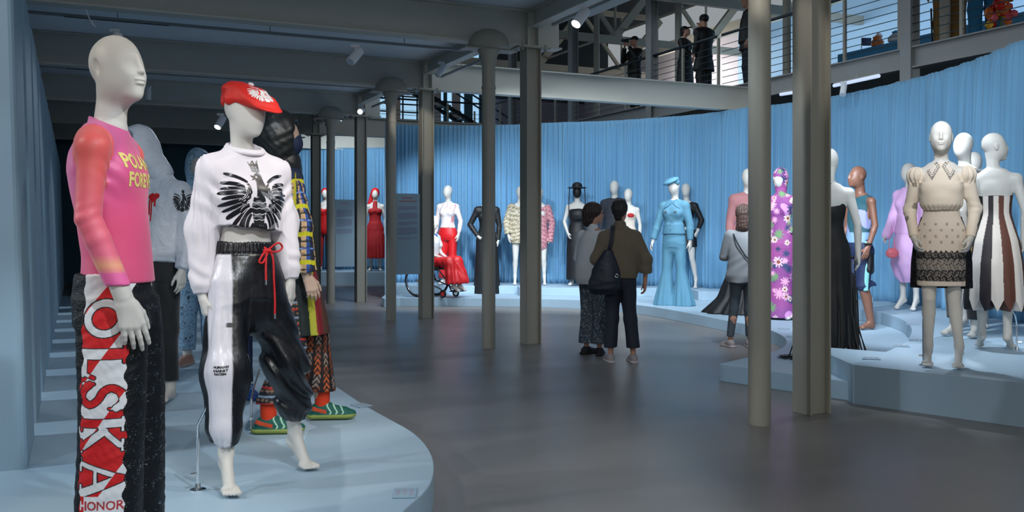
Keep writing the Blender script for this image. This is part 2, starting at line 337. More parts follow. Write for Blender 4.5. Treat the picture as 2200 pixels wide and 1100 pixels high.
# ---------------- implicit-surface modelling: smooth unions turned into one continuous mesh ----------------
def v3(p): return np.array(p, float)
class Prim:
    def __init__(s, lo, hi, fn, k=.02, op='u', cuts=()): s.lo, s.hi, s.fn, s.k, s.op, s.cuts = v3(lo), v3(hi), fn, k, op, cuts
def rc(a, b, ra, rb=None, k=.02, flat=None, op='u', cuts=()):
    a, b = v3(a), v3(b); rb = ra if rb is None else rb; R = max(ra, rb); ba = b-a; bb = max(ba@ba, 1e-9)
    if flat is not None: fd = v3(flat[0]); fd = fd/np.linalg.norm(fd); fs = flat[1]
    def fn(X, Y, Z):
        px, py, pz = X-a[0], Y-a[1], Z-a[2]; t = np.clip((px*ba[0]+py*ba[1]+pz*ba[2])/bb, 0, 1)
        qx, qy, qz = px-t*ba[0], py-t*ba[1], pz-t*ba[2]
        if flat is not None:
            g = (qx*fd[0]+qy*fd[1]+qz*fd[2])*(1/fs-1); qx = qx+g*fd[0]; qy = qy+g*fd[1]; qz = qz+g*fd[2]
        return np.sqrt(qx*qx+qy*qy+qz*qz)-(ra+t*(rb-ra))
    return Prim(np.minimum(a, b)-R, np.maximum(a, b)+R, fn, k, op, cuts)
def ell(c, r, k=.02, rot=None, op='u'):
    c, r = v3(c), v3(r); Rm = np.eye(3) if rot is None else np.array(rot); R = r.max()
    ext = np.sqrt(((Rm*r)**2).sum(1))
    def fn(X, Y, Z):
        px, py, pz = X-c[0], Y-c[1], Z-c[2]; q = [px*Rm[0, i]+py*Rm[1, i]+pz*Rm[2, i] for i in range(3)]
        k0 = np.sqrt(sum((q[i]/r[i])**2 for i in range(3))); k1 = np.sqrt(sum((q[i]/r[i]**2)**2 for i in range(3)))+1e-9
        return k0*(k0-1)/k1
    return Prim(c-ext, c+ext, fn, k, op)
def loft(rows, k=.02, fold=None, op='u', e=2.0):
    # rows (z, cx, cy, rx, ry) from low to high; fold(theta, z) -> relative radius
    T = np.array(rows, float); z0, z1 = T[0, 0], T[-1, 0]; R = T[:, 3:5].max()*1.3
    lo = [T[:, 1].min()-R, T[:, 2].min()-R, z0]; hi = [T[:, 1].max()+R, T[:, 2].max()+R, z1]
    zf = np.linspace(z0, z1, 160); C = []
    for c in range(1, 5):
        y = np.interp(zf, T[:, 0], T[:, c]); w = 5; yp = np.r_[np.full(w, y[0]), y, np.full(w, y[-1])]
        C.append(np.convolve(yp, np.ones(2*w+1)/(2*w+1), 'valid'))
    def fn(X, Y, Z):
        cx, cy, rx, ry = [np.interp(Z, zf, c) for c in C]
        dx, dy = X-cx, Y-cy; rho = (np.abs(dx/rx)**e+np.abs(dy/ry)**e)**(1/e)+1e-6; r = np.sqrt(dx*dx+dy*dy)
        g = 1.0
        if fold is not None: g = fold(np.arctan2(dy, dx), Z)
        return np.maximum(np.maximum((1-g/rho)*r, z0-Z), Z-z1)
    return Prim(lo, hi, fn, k, op)
def plane(p, n): p, n = v3(p), v3(n); n = n/np.linalg.norm(n); return (p, n)
def sdf_mesh(prims, h, cuts=(), disp=None, lo=None, hi=None, shell=None):
    U = [p for p in prims if p.op == 'u']; L0 = np.min([p.lo for p in U], 0)-3*h-.012; H0 = np.max([p.hi for p in U], 0)+3*h+.012
    if lo is not None: L0 = np.maximum(L0, lo)
    if hi is not None: H0 = np.minimum(H0, hi)
    n = np.maximum(((H0-L0)/h).astype(int)+2, 4); ax = [L0[i]+h*np.arange(n[i]) for i in range(3)]
    Fd = np.full(n, .08)
    for p in prims:
        m = p.k+2.5*h+.01; i0 = np.clip(np.floor((p.lo-m-L0)/h).astype(int), 0, n); i1 = np.clip(np.ceil((p.hi+m-L0)/h).astype(int)+1, 0, n)
        if (i1 <= i0).any(): continue
        X = ax[0][i0[0]:i1[0], None, None]; Y = ax[1][None, i0[1]:i1[1], None]; Z = ax[2][None, None, i0[2]:i1[2]]
        d = np.broadcast_to(p.fn(X, Y, Z), (i1-i0)).copy()
        for (pp, nn) in p.cuts: d = np.maximum(d, (X-pp[0])*nn[0]+(Y-pp[1])*nn[1]+(Z-pp[2])*nn[2])
        S = Fd[i0[0]:i1[0], i0[1]:i1[1], i0[2]:i1[2]]; k = max(p.k, 1e-4)
        if p.op == 'u':
            hh = np.clip(.5+.5*(S-d)/k, 0, 1); S[...] = S*(1-hh)+d*hh-k*hh*(1-hh)
        elif p.op == 's':
            hh = np.clip(.5-.5*(S+d)/k, 0, 1); S[...] = S*(1-hh)-d*hh+k*hh*(1-hh)
        else: S[...] = np.maximum(S, d)
    X, Y, Z = ax[0][:, None, None], ax[1][None, :, None], ax[2][None, None, :]
    if disp is not None:
        idx = np.nonzero(np.abs(Fd) < .045); Fd[idx] += disp(ax[0][idx[0]], ax[1][idx[1]], ax[2][idx[2]])
    if shell is not None: Fd = np.maximum(Fd, -(Fd+shell))
    for (pp, nn) in cuts: np.maximum(Fd, (X-pp[0])*nn[0]+(Y-pp[1])*nn[1]+(Z-pp[2])*nn[2], out=Fd)
    Fd[0], Fd[-1] = .05, .05; Fd[:, 0], Fd[:, -1] = .05, .05; Fd[:, :, 0], Fd[:, :, -1] = .05, .05
    ins = Fd < 0; c = ins[:-1, :-1, :-1].astype(np.int8).copy(); 
    for dx, dy, dz in ((1,0,0),(0,1,0),(0,0,1),(1,1,0),(1,0,1),(0,1,1),(1,1,1)):
        c += ins[dx:n[0]-1+dx, dy:n[1]-1+dy, dz:n[2]-1+dz]
    act = np.argwhere((c > 0) & (c < 8))
    if not len(act): return np.zeros((0, 3)), np.zeros((0, 4), int)
    ids = np.full(c.shape, -1, np.int32); ids[tuple(act.T)] = np.arange(len(act)); acc = np.zeros((len(act), 3)); cnt = np.zeros(len(act))
    corners = [(x, y, z) for x in (0, 1) for y in (0, 1) for z in (0, 1)]
    for c0 in corners:
        for a in range(3):
            if c0[a]: continue
            c1 = list(c0); c1[a] = 1; c1 = tuple(c1); f0 = Fd[tuple((act+c0).T)]; f1 = Fd[tuple((act+c1).T)]; m = (f0 < 0) != (f1 < 0)
            t = f0[m]/(f0[m]-f1[m]); p = np.tile(np.array(c0, float), (m.sum(), 1)); p[:, a] += t; acc[m] += p; cnt[m] += 1
    V = L0+h*(act+acc/cnt[:, None]); Q = []
    for a in range(3):
        b, d = (a+1) % 3, (a+2) % 3
        s0 = [slice(None)]*3; s1 = [slice(None)]*3; s0[a] = slice(0, -1); s1[a] = slice(1, None)
        cr = ins[tuple(s0)] != ins[tuple(s1)]; e = np.argwhere(cr); e = e[(e[:, b] > 0) & (e[:, d] > 0) & (e[:, b] < n[b]-1) & (e[:, d] < n[d]-1)]
        if not len(e): continue
        def g(ob, od): q = e.copy(); q[:, b] -= ob; q[:, d] -= od; return ids[tuple(q.T)]
        q = np.c_[g(1, 1), g(0, 1), g(0, 0), g(1, 0)]; fl = ~ins[tuple(e.T)]; q[fl] = q[fl][:, ::-1]; Q.append(q)
    Q = np.concatenate(Q); return V, Q[(Q >= 0).all(1)]
_rs = np.random.RandomState(5)
_WV = [(_rs.normal(size=3), _rs.uniform(0, 6.28)) for _ in range(24)]
def wob(X, Y, Z, s=8., n=6, off=0, st=(1, 1, 1)):
    r = 0
    for i in range(n):
        (d, ph) = _WV[(i+off) % 24]; f = s*(1+.35*i); r = r+np.sin(f*(d[0]*X*st[0]+d[1]*Y*st[1]+d[2]*Z*st[2])+ph+1.3*np.sin(.6*f*(d[1]*X*st[0]-d[0]*Z*st[2])+ph))/(1+.25*i)
    return r/n*1.6
def ridge(x): return 1-2*np.abs(np.sin(x))
def merge(parts):
    V, Fq, o = [], [], 0
    for v, f in parts: V.append(v); Fq.append(f+o); o += len(v)
    return np.concatenate(V), np.concatenate(Fq)
def piece(name, prims, h, m, parent, cuts=(), disp=None, color=None, label=None, **kw):
    V, Q = sdf_mesh(prims, h, cuts, disp, **kw); c = color(V) if color is not None else None
    o = link_mesh(name, V, Q, m, parent, True, c)
    if label: o['label'] = label
    return o
def rotm(yaw=0, pitch=0, roll=0):   # degrees; pitch > 0 looks down
    return np.array(Matrix.Rotation(math.radians(yaw), 3, 'Z') @ Matrix.Rotation(math.radians(pitch), 3, 'X') @ Matrix.Rotation(math.radians(roll), 3, 'Y'))

def head_prims(c, R, kind='face', s=1.0, k=.03):
    c = v3(c); T = lambda p: c+R@(v3(p)*s)
    E = lambda p, r, k, op='u', rr=None: ell(T(p), v3(r)*s, k, R if rr is None else R@rr, op)
    P = [E((0, .014, .024), (.077, .096, .096), .01)]
    if kind == 'egg':
        P += [E((0, -.02, -.04), (.062, .072, .082), .05)]
    elif kind == 'plane':
        P += [E((0, -.03, -.045), (.058, .066, .078), .05), rc(T((0, -.092, .03)), T((0, -.078, -.10)), .012*s, .01*s, .05)]
    else:
        P += [E((0, -.03, -.045), (.060, .064, .078), .05), E((0, -.075, -.03), (.038, .03, .06), .03), E((0, -.072, -.100), (.024, .024, .02), .03),
              E((0, .0, -.06), (.058, .06, .05), .04)]
        for sx in (-1, 1): P.append(E((sx*.036, -.112, .004), (.024, .02, .02), .03, 's'))
        P += [rc(T((0, -.088, .035)), T((0, -.112, -.022)), .006*s, .009*s, .012), E((0, -.106, -.026), (.014, .011, .007), .006)]
        P += [E((0, -.104, -.052), (.022, .009, .006), .005), E((0, -.101, -.064), (.019, .010, .007), .004), rc(T((-.02, -.1115, -.058)), T((.02, -.1115, -.058)), .0022*s, None, .003, op='s')]
        if kind == 'faceear':
            for sx in (-1, 1): P += [E((sx*.080, .022, -.002), (.016, .017, .034), .006, 's', rotm(0, -14))]
        if kind in ('ear', 'skin'):
            for sx in (-1, 1): P += [E((sx*.078, .02, -.008), (.009, .018, .032), .006), E((sx*.088, .017, -.008), (.006, .010, .02), .006, 's')]
    return P
def hand_prims(w, d, nrm, s, curl=.35, sc=1.0, thumb=.5, spread=1.0, fcurl=None):
    # w wrist, d along the fingers, nrm out of the palm, s towards the thumb
    w, d = v3(w), v3(d); d = d/np.linalg.norm(d); nrm = v3(nrm); nrm = nrm-d*(nrm@d); nrm /= np.linalg.norm(nrm)
    s_ = v3(s); s_ = s_-d*(s_@d)-nrm*(s_@nrm); s_ /= np.linalg.norm(s_)
    P = [rc(w-d*.03*sc, w+d*.02*sc, .024*sc, .025*sc, .02, (nrm, .72))]
    for i in range(4):
        o = (.029, .010, -.009, -.027)[i]*sc; kn = w+d*(.090-.006*abs(i-1))*sc+s_*o-nrm*.002*sc
        P.append(rc(w+d*.02*sc+s_*o*.55, kn, .015*sc, .0115*sc, .016))
    P.append(rc(w+d*.03*sc+s_*.02*sc+nrm*.008*sc, w+d*.055*sc+s_*.026*sc+nrm*.008*sc, .016*sc, .014*sc, .02))
    for i in range(4):
        o = (.029, .010, -.009, -.027)[i]*sc; kn = w+d*(.090-.006*abs(i-1))*sc+s_*o-nrm*.002*sc
        L = (.072, .080, .074, .058)[i]*sc; c = (curl if fcurl is None else fcurl[i])*(1+.12*i); a = c*.5; p = kn; lat = (1.2, .3, -.4, -1.3)[i]*.07*spread
        for j, (fr, rr) in enumerate(((.45, .0092), (.3, .0082), (.25, .0072))):
            dd = d*math.cos(a)+nrm*math.sin(a)+s_*lat; dd /= np.linalg.norm(dd); q = p+dd*L*fr
            P.append(rc(p, q, rr*sc, rr*.9*sc, .003 if j else .005)); p = q; a += c
    b = w+d*.028*sc+s_*.024*sc+nrm*.006*sc; t = thumb
    q = b+(d*.62+s_*t+nrm*.25)*.042*sc; P.append(rc(b, q, .0135*sc, .0105*sc, .012))
    q2 = q+(d*.85+s_*t*.35+nrm*.3)*.034*sc; P.append(rc(q, q2, .0105*sc, .0095*sc, .004)); P.append(rc(q2, q2+(d*.95+s_*.05+nrm*.25)*.024*sc, .0095*sc, .0075*sc, .003))
    return P
def foot_prims(an, toe, lift=0, sc=1.0, toes=True):
    # an: ankle centre; toe: direction in plan; lift: heel raised (m)
    an = v3(an); d = v3((toe[0], toe[1], 0)); d /= np.linalg.norm(d); s_ = np.array([-d[1], d[0], 0]); up = np.array([0, 0, 1.])
    g = an[2]-.075*sc-lift     # floor height
    heel = np.array([an[0], an[1], g+lift])-d*.022*sc+up*.032*sc; ball = np.array([an[0], an[1], g])+d*(.125*sc-lift*.35)+up*.02*sc
    P = [rc(an+up*.03*sc, heel, .029*sc, .028*sc, .02), rc(heel, ball, .027*sc, .021*sc, .02), rc(an+d*.006, ball+up*.006*sc, .029*sc, .019*sc, .025),
         rc(ball-s_*.020*sc, ball+s_*.022*sc, .020*sc, .020*sc, .015, (up, .8))]
    if toes:
        for i in range(5):
            o = (.030, .012, -.003, -.017, -.029)[i]*sc; L = (.048, .045, .040, .034, .027)[i]*sc; r = (.0145, .0095, .009, .0085, .008)[i]*sc
            b = ball+s_*o-up*(.018*sc-r)*.6+d*.008*sc; P.append(rc(b, b+d*L-up*.003*sc, r, r*.9, .0022))
    return P

FEM = dict(torso=[(.84, 0, .0, .10, .085), (.90, 0, .01, .158, .112), (.96, 0, .015, .176, .122), (1.02, 0, .012, .170, .112), (1.10, 0, .0, .138, .090), (1.17, 0, -.004, .118, .080),
                  (1.24, 0, -.002, .120, .082), (1.32, 0, .0, .135, .092), (1.39, 0, .004, .146, .098), (1.45, 0, .01, .145, .088), (1.50, 0, .015, .12, .068), (1.545, 0, .018, .065, .052)],
           sh=(.165, .012, 1.475), hip=(.088, .01, .90), rsh=.047, neck=.050, arm=(.040, .033, .024), leg=(.080, .047, .049, .029), bust=.062)
MAL = dict(torso=[(.84, 0, -.01, .10, .09), (.90, 0, -.005, .150, .112), (.96, 0, -.01, .160, .116), (1.03, 0, -.012, .152, .108), (1.10, 0, -.01, .142, .104), (1.17, 0, -.002, .142, .106),
                  (1.25, 0, .008, .152, .106), (1.33, 0, .02, .165, .110), (1.41, 0, .034, .172, .108), (1.47, 0, .040, .162, .094), (1.52, 0, .04, .125, .072), (1.56, 0, .034, .075, .058)],
           sh=(.19, .012, 1.475), hip=(.09, .01, .90), rsh=.042, neck=.054, arm=(.038, .034, .026), leg=(.088, .058, .058, .038), bust=0)
class Fig:
    """A figure 1.88 m tall, facing -Y; arms/legs: joint positions in its own frame."""
    def __init__(s, name, loc, yaw, label, cat, base=FEM, scale=1.0, m=None, h=.009, hh=.006, head='face', hrot=(0, 0, 0), hpos=(0, -.01, 1.765), armL=None, armR=None, legL=None, legR=None,
                 hands=True, lift=.0, group=None, wb=0, show=('head', 'torso', 'arms', 'legs', 'hands', 'feet'), handL=None, handR=None, neck=True, kind_head_scale=1.0, headmat=None, toes=True):
        s.base = base; s.h = h; s.root = empty(name, loc, math.radians(yaw)); s.root.scale = (scale,)*3; tag(s.root, label, cat, group)
        b = base; sx, sy, sz = b['sh']
        s.arms = {1: armL or ((sx+.055, .03, 1.20), (sx+.07, -.03, .965)), -1: armR or ((-sx-.055, .03, 1.20), (-sx-.07, -.03, .965))}
        s.legs = {1: legL or ((.095, -.005, .50), (.10, .02, .085+lift)), -1: legR or ((-.095, -.005, .50), (-.10, .02, .085+lift))}
        s.toes = {1: (.25, -1), -1: (-.25, -1)}
        if legL and len(legL) > 2: s.toes[1] = legL[2]
        if legR and len(legR) > 2: s.toes[-1] = legR[2]
        s.lift = lift; s.m = m or M['skinwhite']; s.hand = {1: handL or {}, -1: handR or {}}
        R = rotm(*hrot); s.R = R; s.hc = v3(hpos)
        P = []
        if 'torso' in show: P += s.torso(0)
        if neck: P += s.neckp(0)
        if 'legs' in show:
            for i in (-1, 1): P += s.leg(i, 0)
        fine = hh < .005 and 'feet' in show and toes
        if 'feet' in show and not fine:
            for i in (-1, 1): P += foot_prims(s.legs[i][1], s.toes[i], lift=s.lift, toes=toes and h < .008)
        if 'arms' in show:
            for i in (-1, 1): P += s.arm(i, 0)
        parts = []
        if P: parts.append(sdf_mesh(P, h))
        if 'head' in show:
            hp = s.neckp(0)[:1]+head_prims(s.hc, R, head, kind_head_scale)
            c = sdf_mesh(hp, hh, cuts=[plane((0, 0, 1.56), (0, 0, -1))]); parts.append(c)
        if 'hands' in show:
            for i in (-1, 1):
                if s.hand[i] is False or s.hand[i].get('off'): continue
                hd = s.handp(i); parts.append(sdf_mesh(hd, min(hh, .0042) if hh < .006 else hh*.85))
        if fine:
            for i in (-1, 1):
                A = s.legs[i][1]; parts.append(sdf_mesh([q for q in s.leg(i, 0)[1:]]+foot_prims(A, s.toes[i], lift=s.lift), .0036, cuts=[plane((0, 0, A[2]+.16), (0, 0, 1))]))
        if not parts: s.body = None; return
        V, Q = merge(parts); s.body = link_mesh('body', V, Q, s.m, s.root, True)
    def neckp(s, g):
        b = s.base; c = s.hc; nb = s.R@v3((0, .03, -.06)); n0 = v3((0, .022, 1.50)); n1 = c+nb
        return [rc(n0, n1, b['neck']+.006+g, b['neck']-.004+g, .03), rc((-.06, .02, 1.52), (.06, .02, 1.52), .035+g, None, .05)] if g == 0 else [rc(n0, n1, b['neck']+g, b['neck']+g, .03)]
    def torso(s, g, z0=None, z1=None, k=.03, gz=None):
        rows = [(z, cx, cy, rx+g, ry+g) for z, cx, cy, rx, ry in s.base['torso']]
        if z0 is not None: rows = s.clip(rows, z0, z1)
        P = [loft(rows, k)]; sx, sy, sz = s.base['sh']
        if z1 is None or z1 > 1.45:
            for i in (-1, 1): P.append(rc((i*.05, .02, 1.51), (i*sx, sy, sz), .045+g, s.base['rsh']+g, .045))
        if s.base['bust'] and (z0 is None or z0 < 1.35):
            for i in (-1, 1): P.append(ell((i*.072, -.068, 1.365), (s.base['bust']+g*.7, .048+g*.7, .058+g*.7), .04))
        return P
    @staticmethod
    def clip(rows, z0, z1):
        T = np.array(rows); zz = [z0]+[z for z in T[:, 0] if z0 < z < z1]+[z1]
        return [tuple([z]+[float(np.interp(z, T[:, 0], T[:, c])) for c in range(1, 5)]) for z in zz]
    def arm(s, i, g, upto=1.0, k=.03, gw=None):
        a0, a1, a2 = s.base['arm']; sx, sy, sz = s.base['sh']; S = v3((i*sx, sy, sz)); E, Wr = v3(s.arms[i][0]), v3(s.arms[i][1]); gw = g if gw is None else gw
        P = [rc(S, E, a0+.006+g, a1+g, k)]
        if upto > .5:
            t = (upto-.5)*2; W2 = E+(Wr-E)*t; mid = E+(Wr-E)*.28*t; P += [rc(E, mid, a1+g, a1+.001+g, .006), rc(mid, W2, a1+.001+g, (a1+(a2-a1)*t)+gw, .006)]
        return P
    def leg(s, i, g, upto=1.0):
        r0, r1, r2, r3 = s.base['leg']; hx, hy, hz = s.base['hip']; H = v3((i*hx, hy, hz)); K, A = v3(s.legs[i][0]), v3(s.legs[i][1])
        calf = K+(A-K)*.3+v3((0, .014, 0)); return [rc(H, K, r0+g, r1+.001+g, .03), rc(K, calf, r1+g, r2+g, .006), rc(calf, A, r2-.001+g, r3+g, .008)]
    def handp(s, i):
        E, Wr = v3(s.arms[i][0]), v3(s.arms[i][1]); o = s.hand[i]; d = v3(o.get('d', Wr-E)); d /= np.linalg.norm(d)
        sc = o.get('sc', .92 if s.base is FEM else 1.0)
        return [rc(Wr-(Wr-E)/np.linalg.norm(Wr-E)*.06, Wr, s.base['arm'][2]+.004, s.base['arm'][2], .01)]+hand_prims(Wr+d*.008, d, o.get('n', (-i, .2, 0)), o.get('s', (0, -1, 0)), o.get('curl', .3), sc, o.get('thumb', .5), o.get('spread', 1), o.get('fcurl'))
    def add(s, name, prims, m, h=None, cuts=(), disp=None, color=None, label=None, parent=None, **kw):
        return piece(name, prims, h or s.h, m, parent or s.root, cuts, disp, color, label, **kw)
    def sleeve(s, i, g, gw, cut=0.0, k=.03):
        """sleeve prims ending flat at a fraction before the wrist"""
        S = v3((i*s.base['sh'][0], s.base['sh'][1], s.base['sh'][2])); E, Wr = v3(s.arms[i][0]), v3(s.arms[i][1]); d = (Wr-E)/np.linalg.norm(Wr-E); end = Wr-d*cut
        a0, a1, a2 = s.base['arm']; mid = E+(Wr-E)*.28
        return [rc(S, E, a0+.008+g, a1+.002+g, k), rc(E, mid, a1+.002+g, a1+.003+g, .008), rc(mid, end, a1+.003+g, a2+.003+gw, .008, cuts=[(end, d)])]
def stand(fig_root, x, y, to=None, h=.25, label=None):
    """chrome rod with foot plate and knob"""
    mb = MB(); mb.tube([(x, y, .0), (x, y, h)], .008, 10); 
    if to is not None: mb.tube([(x, y, h)] + [tuple(p) for p in to], .006, 8)
    mb.lathe((x, y, 0), [(.036, 0), (.036, .006), (.016, .012), (.012, .03)], 18); mb.tube([(x-.035, y, .075), (x-.008, y, .075)], .009, 8)
    o = mb.build('support_rod', M['chrome'], fig_root, True); return o
# ---------------- prints laid on cloth ----------------
def seg_d(S, T, a, b):
    a, b = np.array(a, float), np.array(b, float); ba = b-a; t = np.clip(((S-a[0])*ba[0]+(T-a[1])*ba[1])/(ba@ba+1e-12), 0, 1)
    return np.hypot(S-a[0]-t*ba[0], T-a[1]-t*ba[1])
def in_poly(S, T, P):
    r = np.zeros(S.shape, bool); n = len(P)
    for i in range(n):
        (x0, y0), (x1, y1) = P[i], P[(i+1) % n]
        if y0 == y1: continue
        c = ((y0 > T) != (y1 > T)) & (S < (x1-x0)*(T-y0)/(y1-y0)+x0); r ^= c
    return r
def poly_sd(S, T, P):
    d = np.full(S.shape, 9.)
    for i in range(len(P)): d = np.minimum(d, seg_d(S, T, P[i], P[(i+1) % len(P)]))
    return np.where(in_poly(S, T, P), -d, d)
def drape(name, target, origin, su, sv, w, h, step, dirn, colfn, m, parent, off=.0016, label=None):
    """grid of points thrown along dirn onto the target mesh; colfn(S,T)->rgb, alpha; faces without print are dropped"""
    me = target.data; co = np.empty(len(me.vertices)*3, np.float32); me.vertices.foreach_get('co', co); lv = np.empty(len(me.loops), np.int32); me.loops.foreach_get('vertex_index', lv)
    bvh = BVHTree.FromPolygons([Vector(c) for c in co.reshape(-1, 3)], lv.reshape(-1, 4).tolist() if len(lv) == 4*len(me.polygons) else [tuple(p.vertices) for p in me.polygons])
    nu, nv = int(w/step)+1, int(h/step)+1; S, T = np.meshgrid(np.linspace(-w/2, w/2, nu), np.linspace(-h/2, h/2, nv), indexing='ij')
    rgb, al = colfn(S, T); need = al.copy()
    for ax in (0, 1):
        for sgn in (1, -1): need |= np.roll(al, sgn, ax)
    o, su, sv, d = Vector(origin), Vector(su).normalized(), Vector(sv).normalized(), Vector(dirn).normalized(); V = np.zeros((nu, nv, 3)); ok = np.zeros((nu, nv), bool)
    for i in range(nu):
        for j in range(nv):
            if not need[i, j]: continue
            hit, nr, ix, ds = bvh.ray_cast(o+su*S[i, j]+sv*T[i, j], d, 1.2)
            if hit is not None:
                p = hit+(nr if nr.dot(d) < 0 else -nr)*off; V[i, j] = p; ok[i, j] = True
    f = al & ok; q = (al[:-1, :-1].astype(int)+al[1:, :-1]+al[1:, 1:]+al[:-1, 1:] >= 2) & ok[:-1, :-1] & ok[1:, :-1] & ok[1:, 1:] & ok[:-1, 1:]
    D = np.diff(V, axis=0); gap = np.zeros((nu, nv), bool); gap[:-1] |= np.linalg.norm(D, axis=2) > step*9; q &= ~gap[:-1, :-1]
    ii, jj = np.nonzero(q); idx = lambda a, b: a*nv+b
    Q = np.c_[idx(ii, jj), idx(ii+1, jj), idx(ii+1, jj+1), idx(ii, jj+1)]
    if not len(Q): return None
    used = np.unique(Q); mp = np.full(nu*nv, -1); mp[used] = np.arange(len(used))
    ob = link_mesh(name, V.reshape(-1, 3)[used], mp[Q], m, parent, True, rgb.reshape(-1, 3)[used])
    if label: ob['label'] = label
    return ob
def text_mask(txt, S, T, size, cx=0, cy=0, bold=.0, sx=1.0, rot=0):
    c = bpy.data.curves.new('t', 'FONT'); c.body = txt; c.size = 1; c.offset = bold; c.align_x = 'CENTER'; c.align_y = 'CENTER'; c.resolution_u = 3
    o = bpy.data.objects.new('t', c); COL.objects.link(o); dg = bpy.context.evaluated_depsgraph_get(); me = o.evaluated_get(dg).to_mesh(); me.calc_loop_triangles()
    V = np.array([v.co[:2] for v in me.vertices])*size; V[:, 0] *= sx; ca, sa = math.cos(rot), math.sin(rot); V = np.c_[V[:, 0]*ca-V[:, 1]*sa+cx, V[:, 0]*sa+V[:, 1]*ca+cy]
    tri = [tuple(t.vertices) for t in me.loop_triangles]; o.evaluated_get(dg).to_mesh_clear(); bpy.data.objects.remove(o); bpy.data.curves.remove(c)
    m = np.zeros(S.shape, bool)
    for a, b, d in tri:
        p = V[[a, b, d]]; lo, hi = p.min(0), p.max(0); s = (S >= lo[0]) & (S <= hi[0]) & (T >= lo[1]) & (T <= hi[1])
        if not s.any(): continue
        x, y = S[s], T[s]; e = [(p[(i+1) % 3][0]-p[i][0])*(y-p[i][1])-(p[(i+1) % 3][1]-p[i][1])*(x-p[i][0]) for i in range(3)]
        m[s] |= ((e[0] >= 0) & (e[1] >= 0) & (e[2] >= 0)) | ((e[0] <= 0) & (e[1] <= 0) & (e[2] <= 0))
    return m
def flat_text(name, txt, size, loc, rot, m, parent=None, label=None, ext=.001):
    c = bpy.data.curves.new(name, 'FONT'); c.body = txt; c.size = size; c.align_x = 'CENTER'; c.align_y = 'CENTER'; c.extrude = ext; c.resolution_u = 2
    o = bpy.data.objects.new(name, c); COL.objects.link(o); me = bpy.data.meshes.new_from_object(o.evaluated_get(bpy.context.evaluated_depsgraph_get())); bpy.data.objects.remove(o); bpy.data.curves.remove(c)
    me.materials.clear(); me.materials.append(m); o = bpy.data.objects.new(name, me); COL.objects.link(o); o.location = loc; o.rotation_euler = rot
    if parent is not None: o.parent = parent
    return o
M['col'] = mat('printed_cloth', (1, 1, 1), .7, attr=True, bump=(60, .12))
M['colgloss'] = mat('foil_print', (1, 1, 1), .3, attr=True)
M['colsmooth'] = mat('stretch_cloth', (1, 1, 1), .48, attr=True, sheen=.2, bump=(500, .04))
def mixc(a, b, t): t = np.clip(t, 0, 1)[..., None]; return np.array(a)*(1-t)+np.array(b)*t
def sparkle(name, col, spark, scale=260, thr=.9, rough=.55):
    m = mat(name, col, rough, bump=(120, .5), spec=.3); N, L = nt(m); v = N.new('ShaderNodeTexVoronoi'); v.inputs['Scale'].default_value = scale; t = N.new('ShaderNodeTexCoord'); sp = N.new('ShaderNodeSeparateColor')
    L.new(t.outputs['Object'], v.inputs['Vector']); L.new(v.outputs['Color'], sp.inputs[0]); n = N.new('ShaderNodeTexNoise'); n.inputs['Scale'].default_value = 26; L.new(t.outputs['Object'], n.inputs['Vector'])
    ad = N.new('ShaderNodeMath'); ad.operation = 'ADD'; L.new(sp.outputs[0], ad.inputs[0]); mu = N.new('ShaderNodeMath'); mu.operation = 'MULTIPLY_ADD'; mu.inputs[1].default_value = .6; mu.inputs[2].default_value = -.3; L.new(n.outputs['Fac'], mu.inputs[0]); L.new(mu.outputs[0], ad.inputs[1])
    g = N.new('ShaderNodeMath'); g.operation = 'GREATER_THAN'; g.inputs[1].default_value = thr; L.new(ad.outputs[0], g.inputs[0])
    mx = N.new('ShaderNodeMixRGB'); mx.inputs[1].default_value = (*col, 1); mx.inputs[2].default_value = (*spark, 1); L.new(g.outputs[0], mx.inputs[0]); p = N['Principled BSDF']; L.new(mx.outputs[0], p.inputs['Base Color'])
    L.new(g.outputs[0], p.inputs['Metallic']); r = N.new('ShaderNodeMapRange'); r.inputs[3].default_value = rough; r.inputs[4].default_value = .2; L.new(g.outputs[0], r.inputs[0]); L.new(r.outputs[0], p.inputs['Roughness']); return m
M['sequin'] = sparkle('sequin_cloth', hexc('070b11'), hexc('aab2b8'), 300, 1.0, .6)
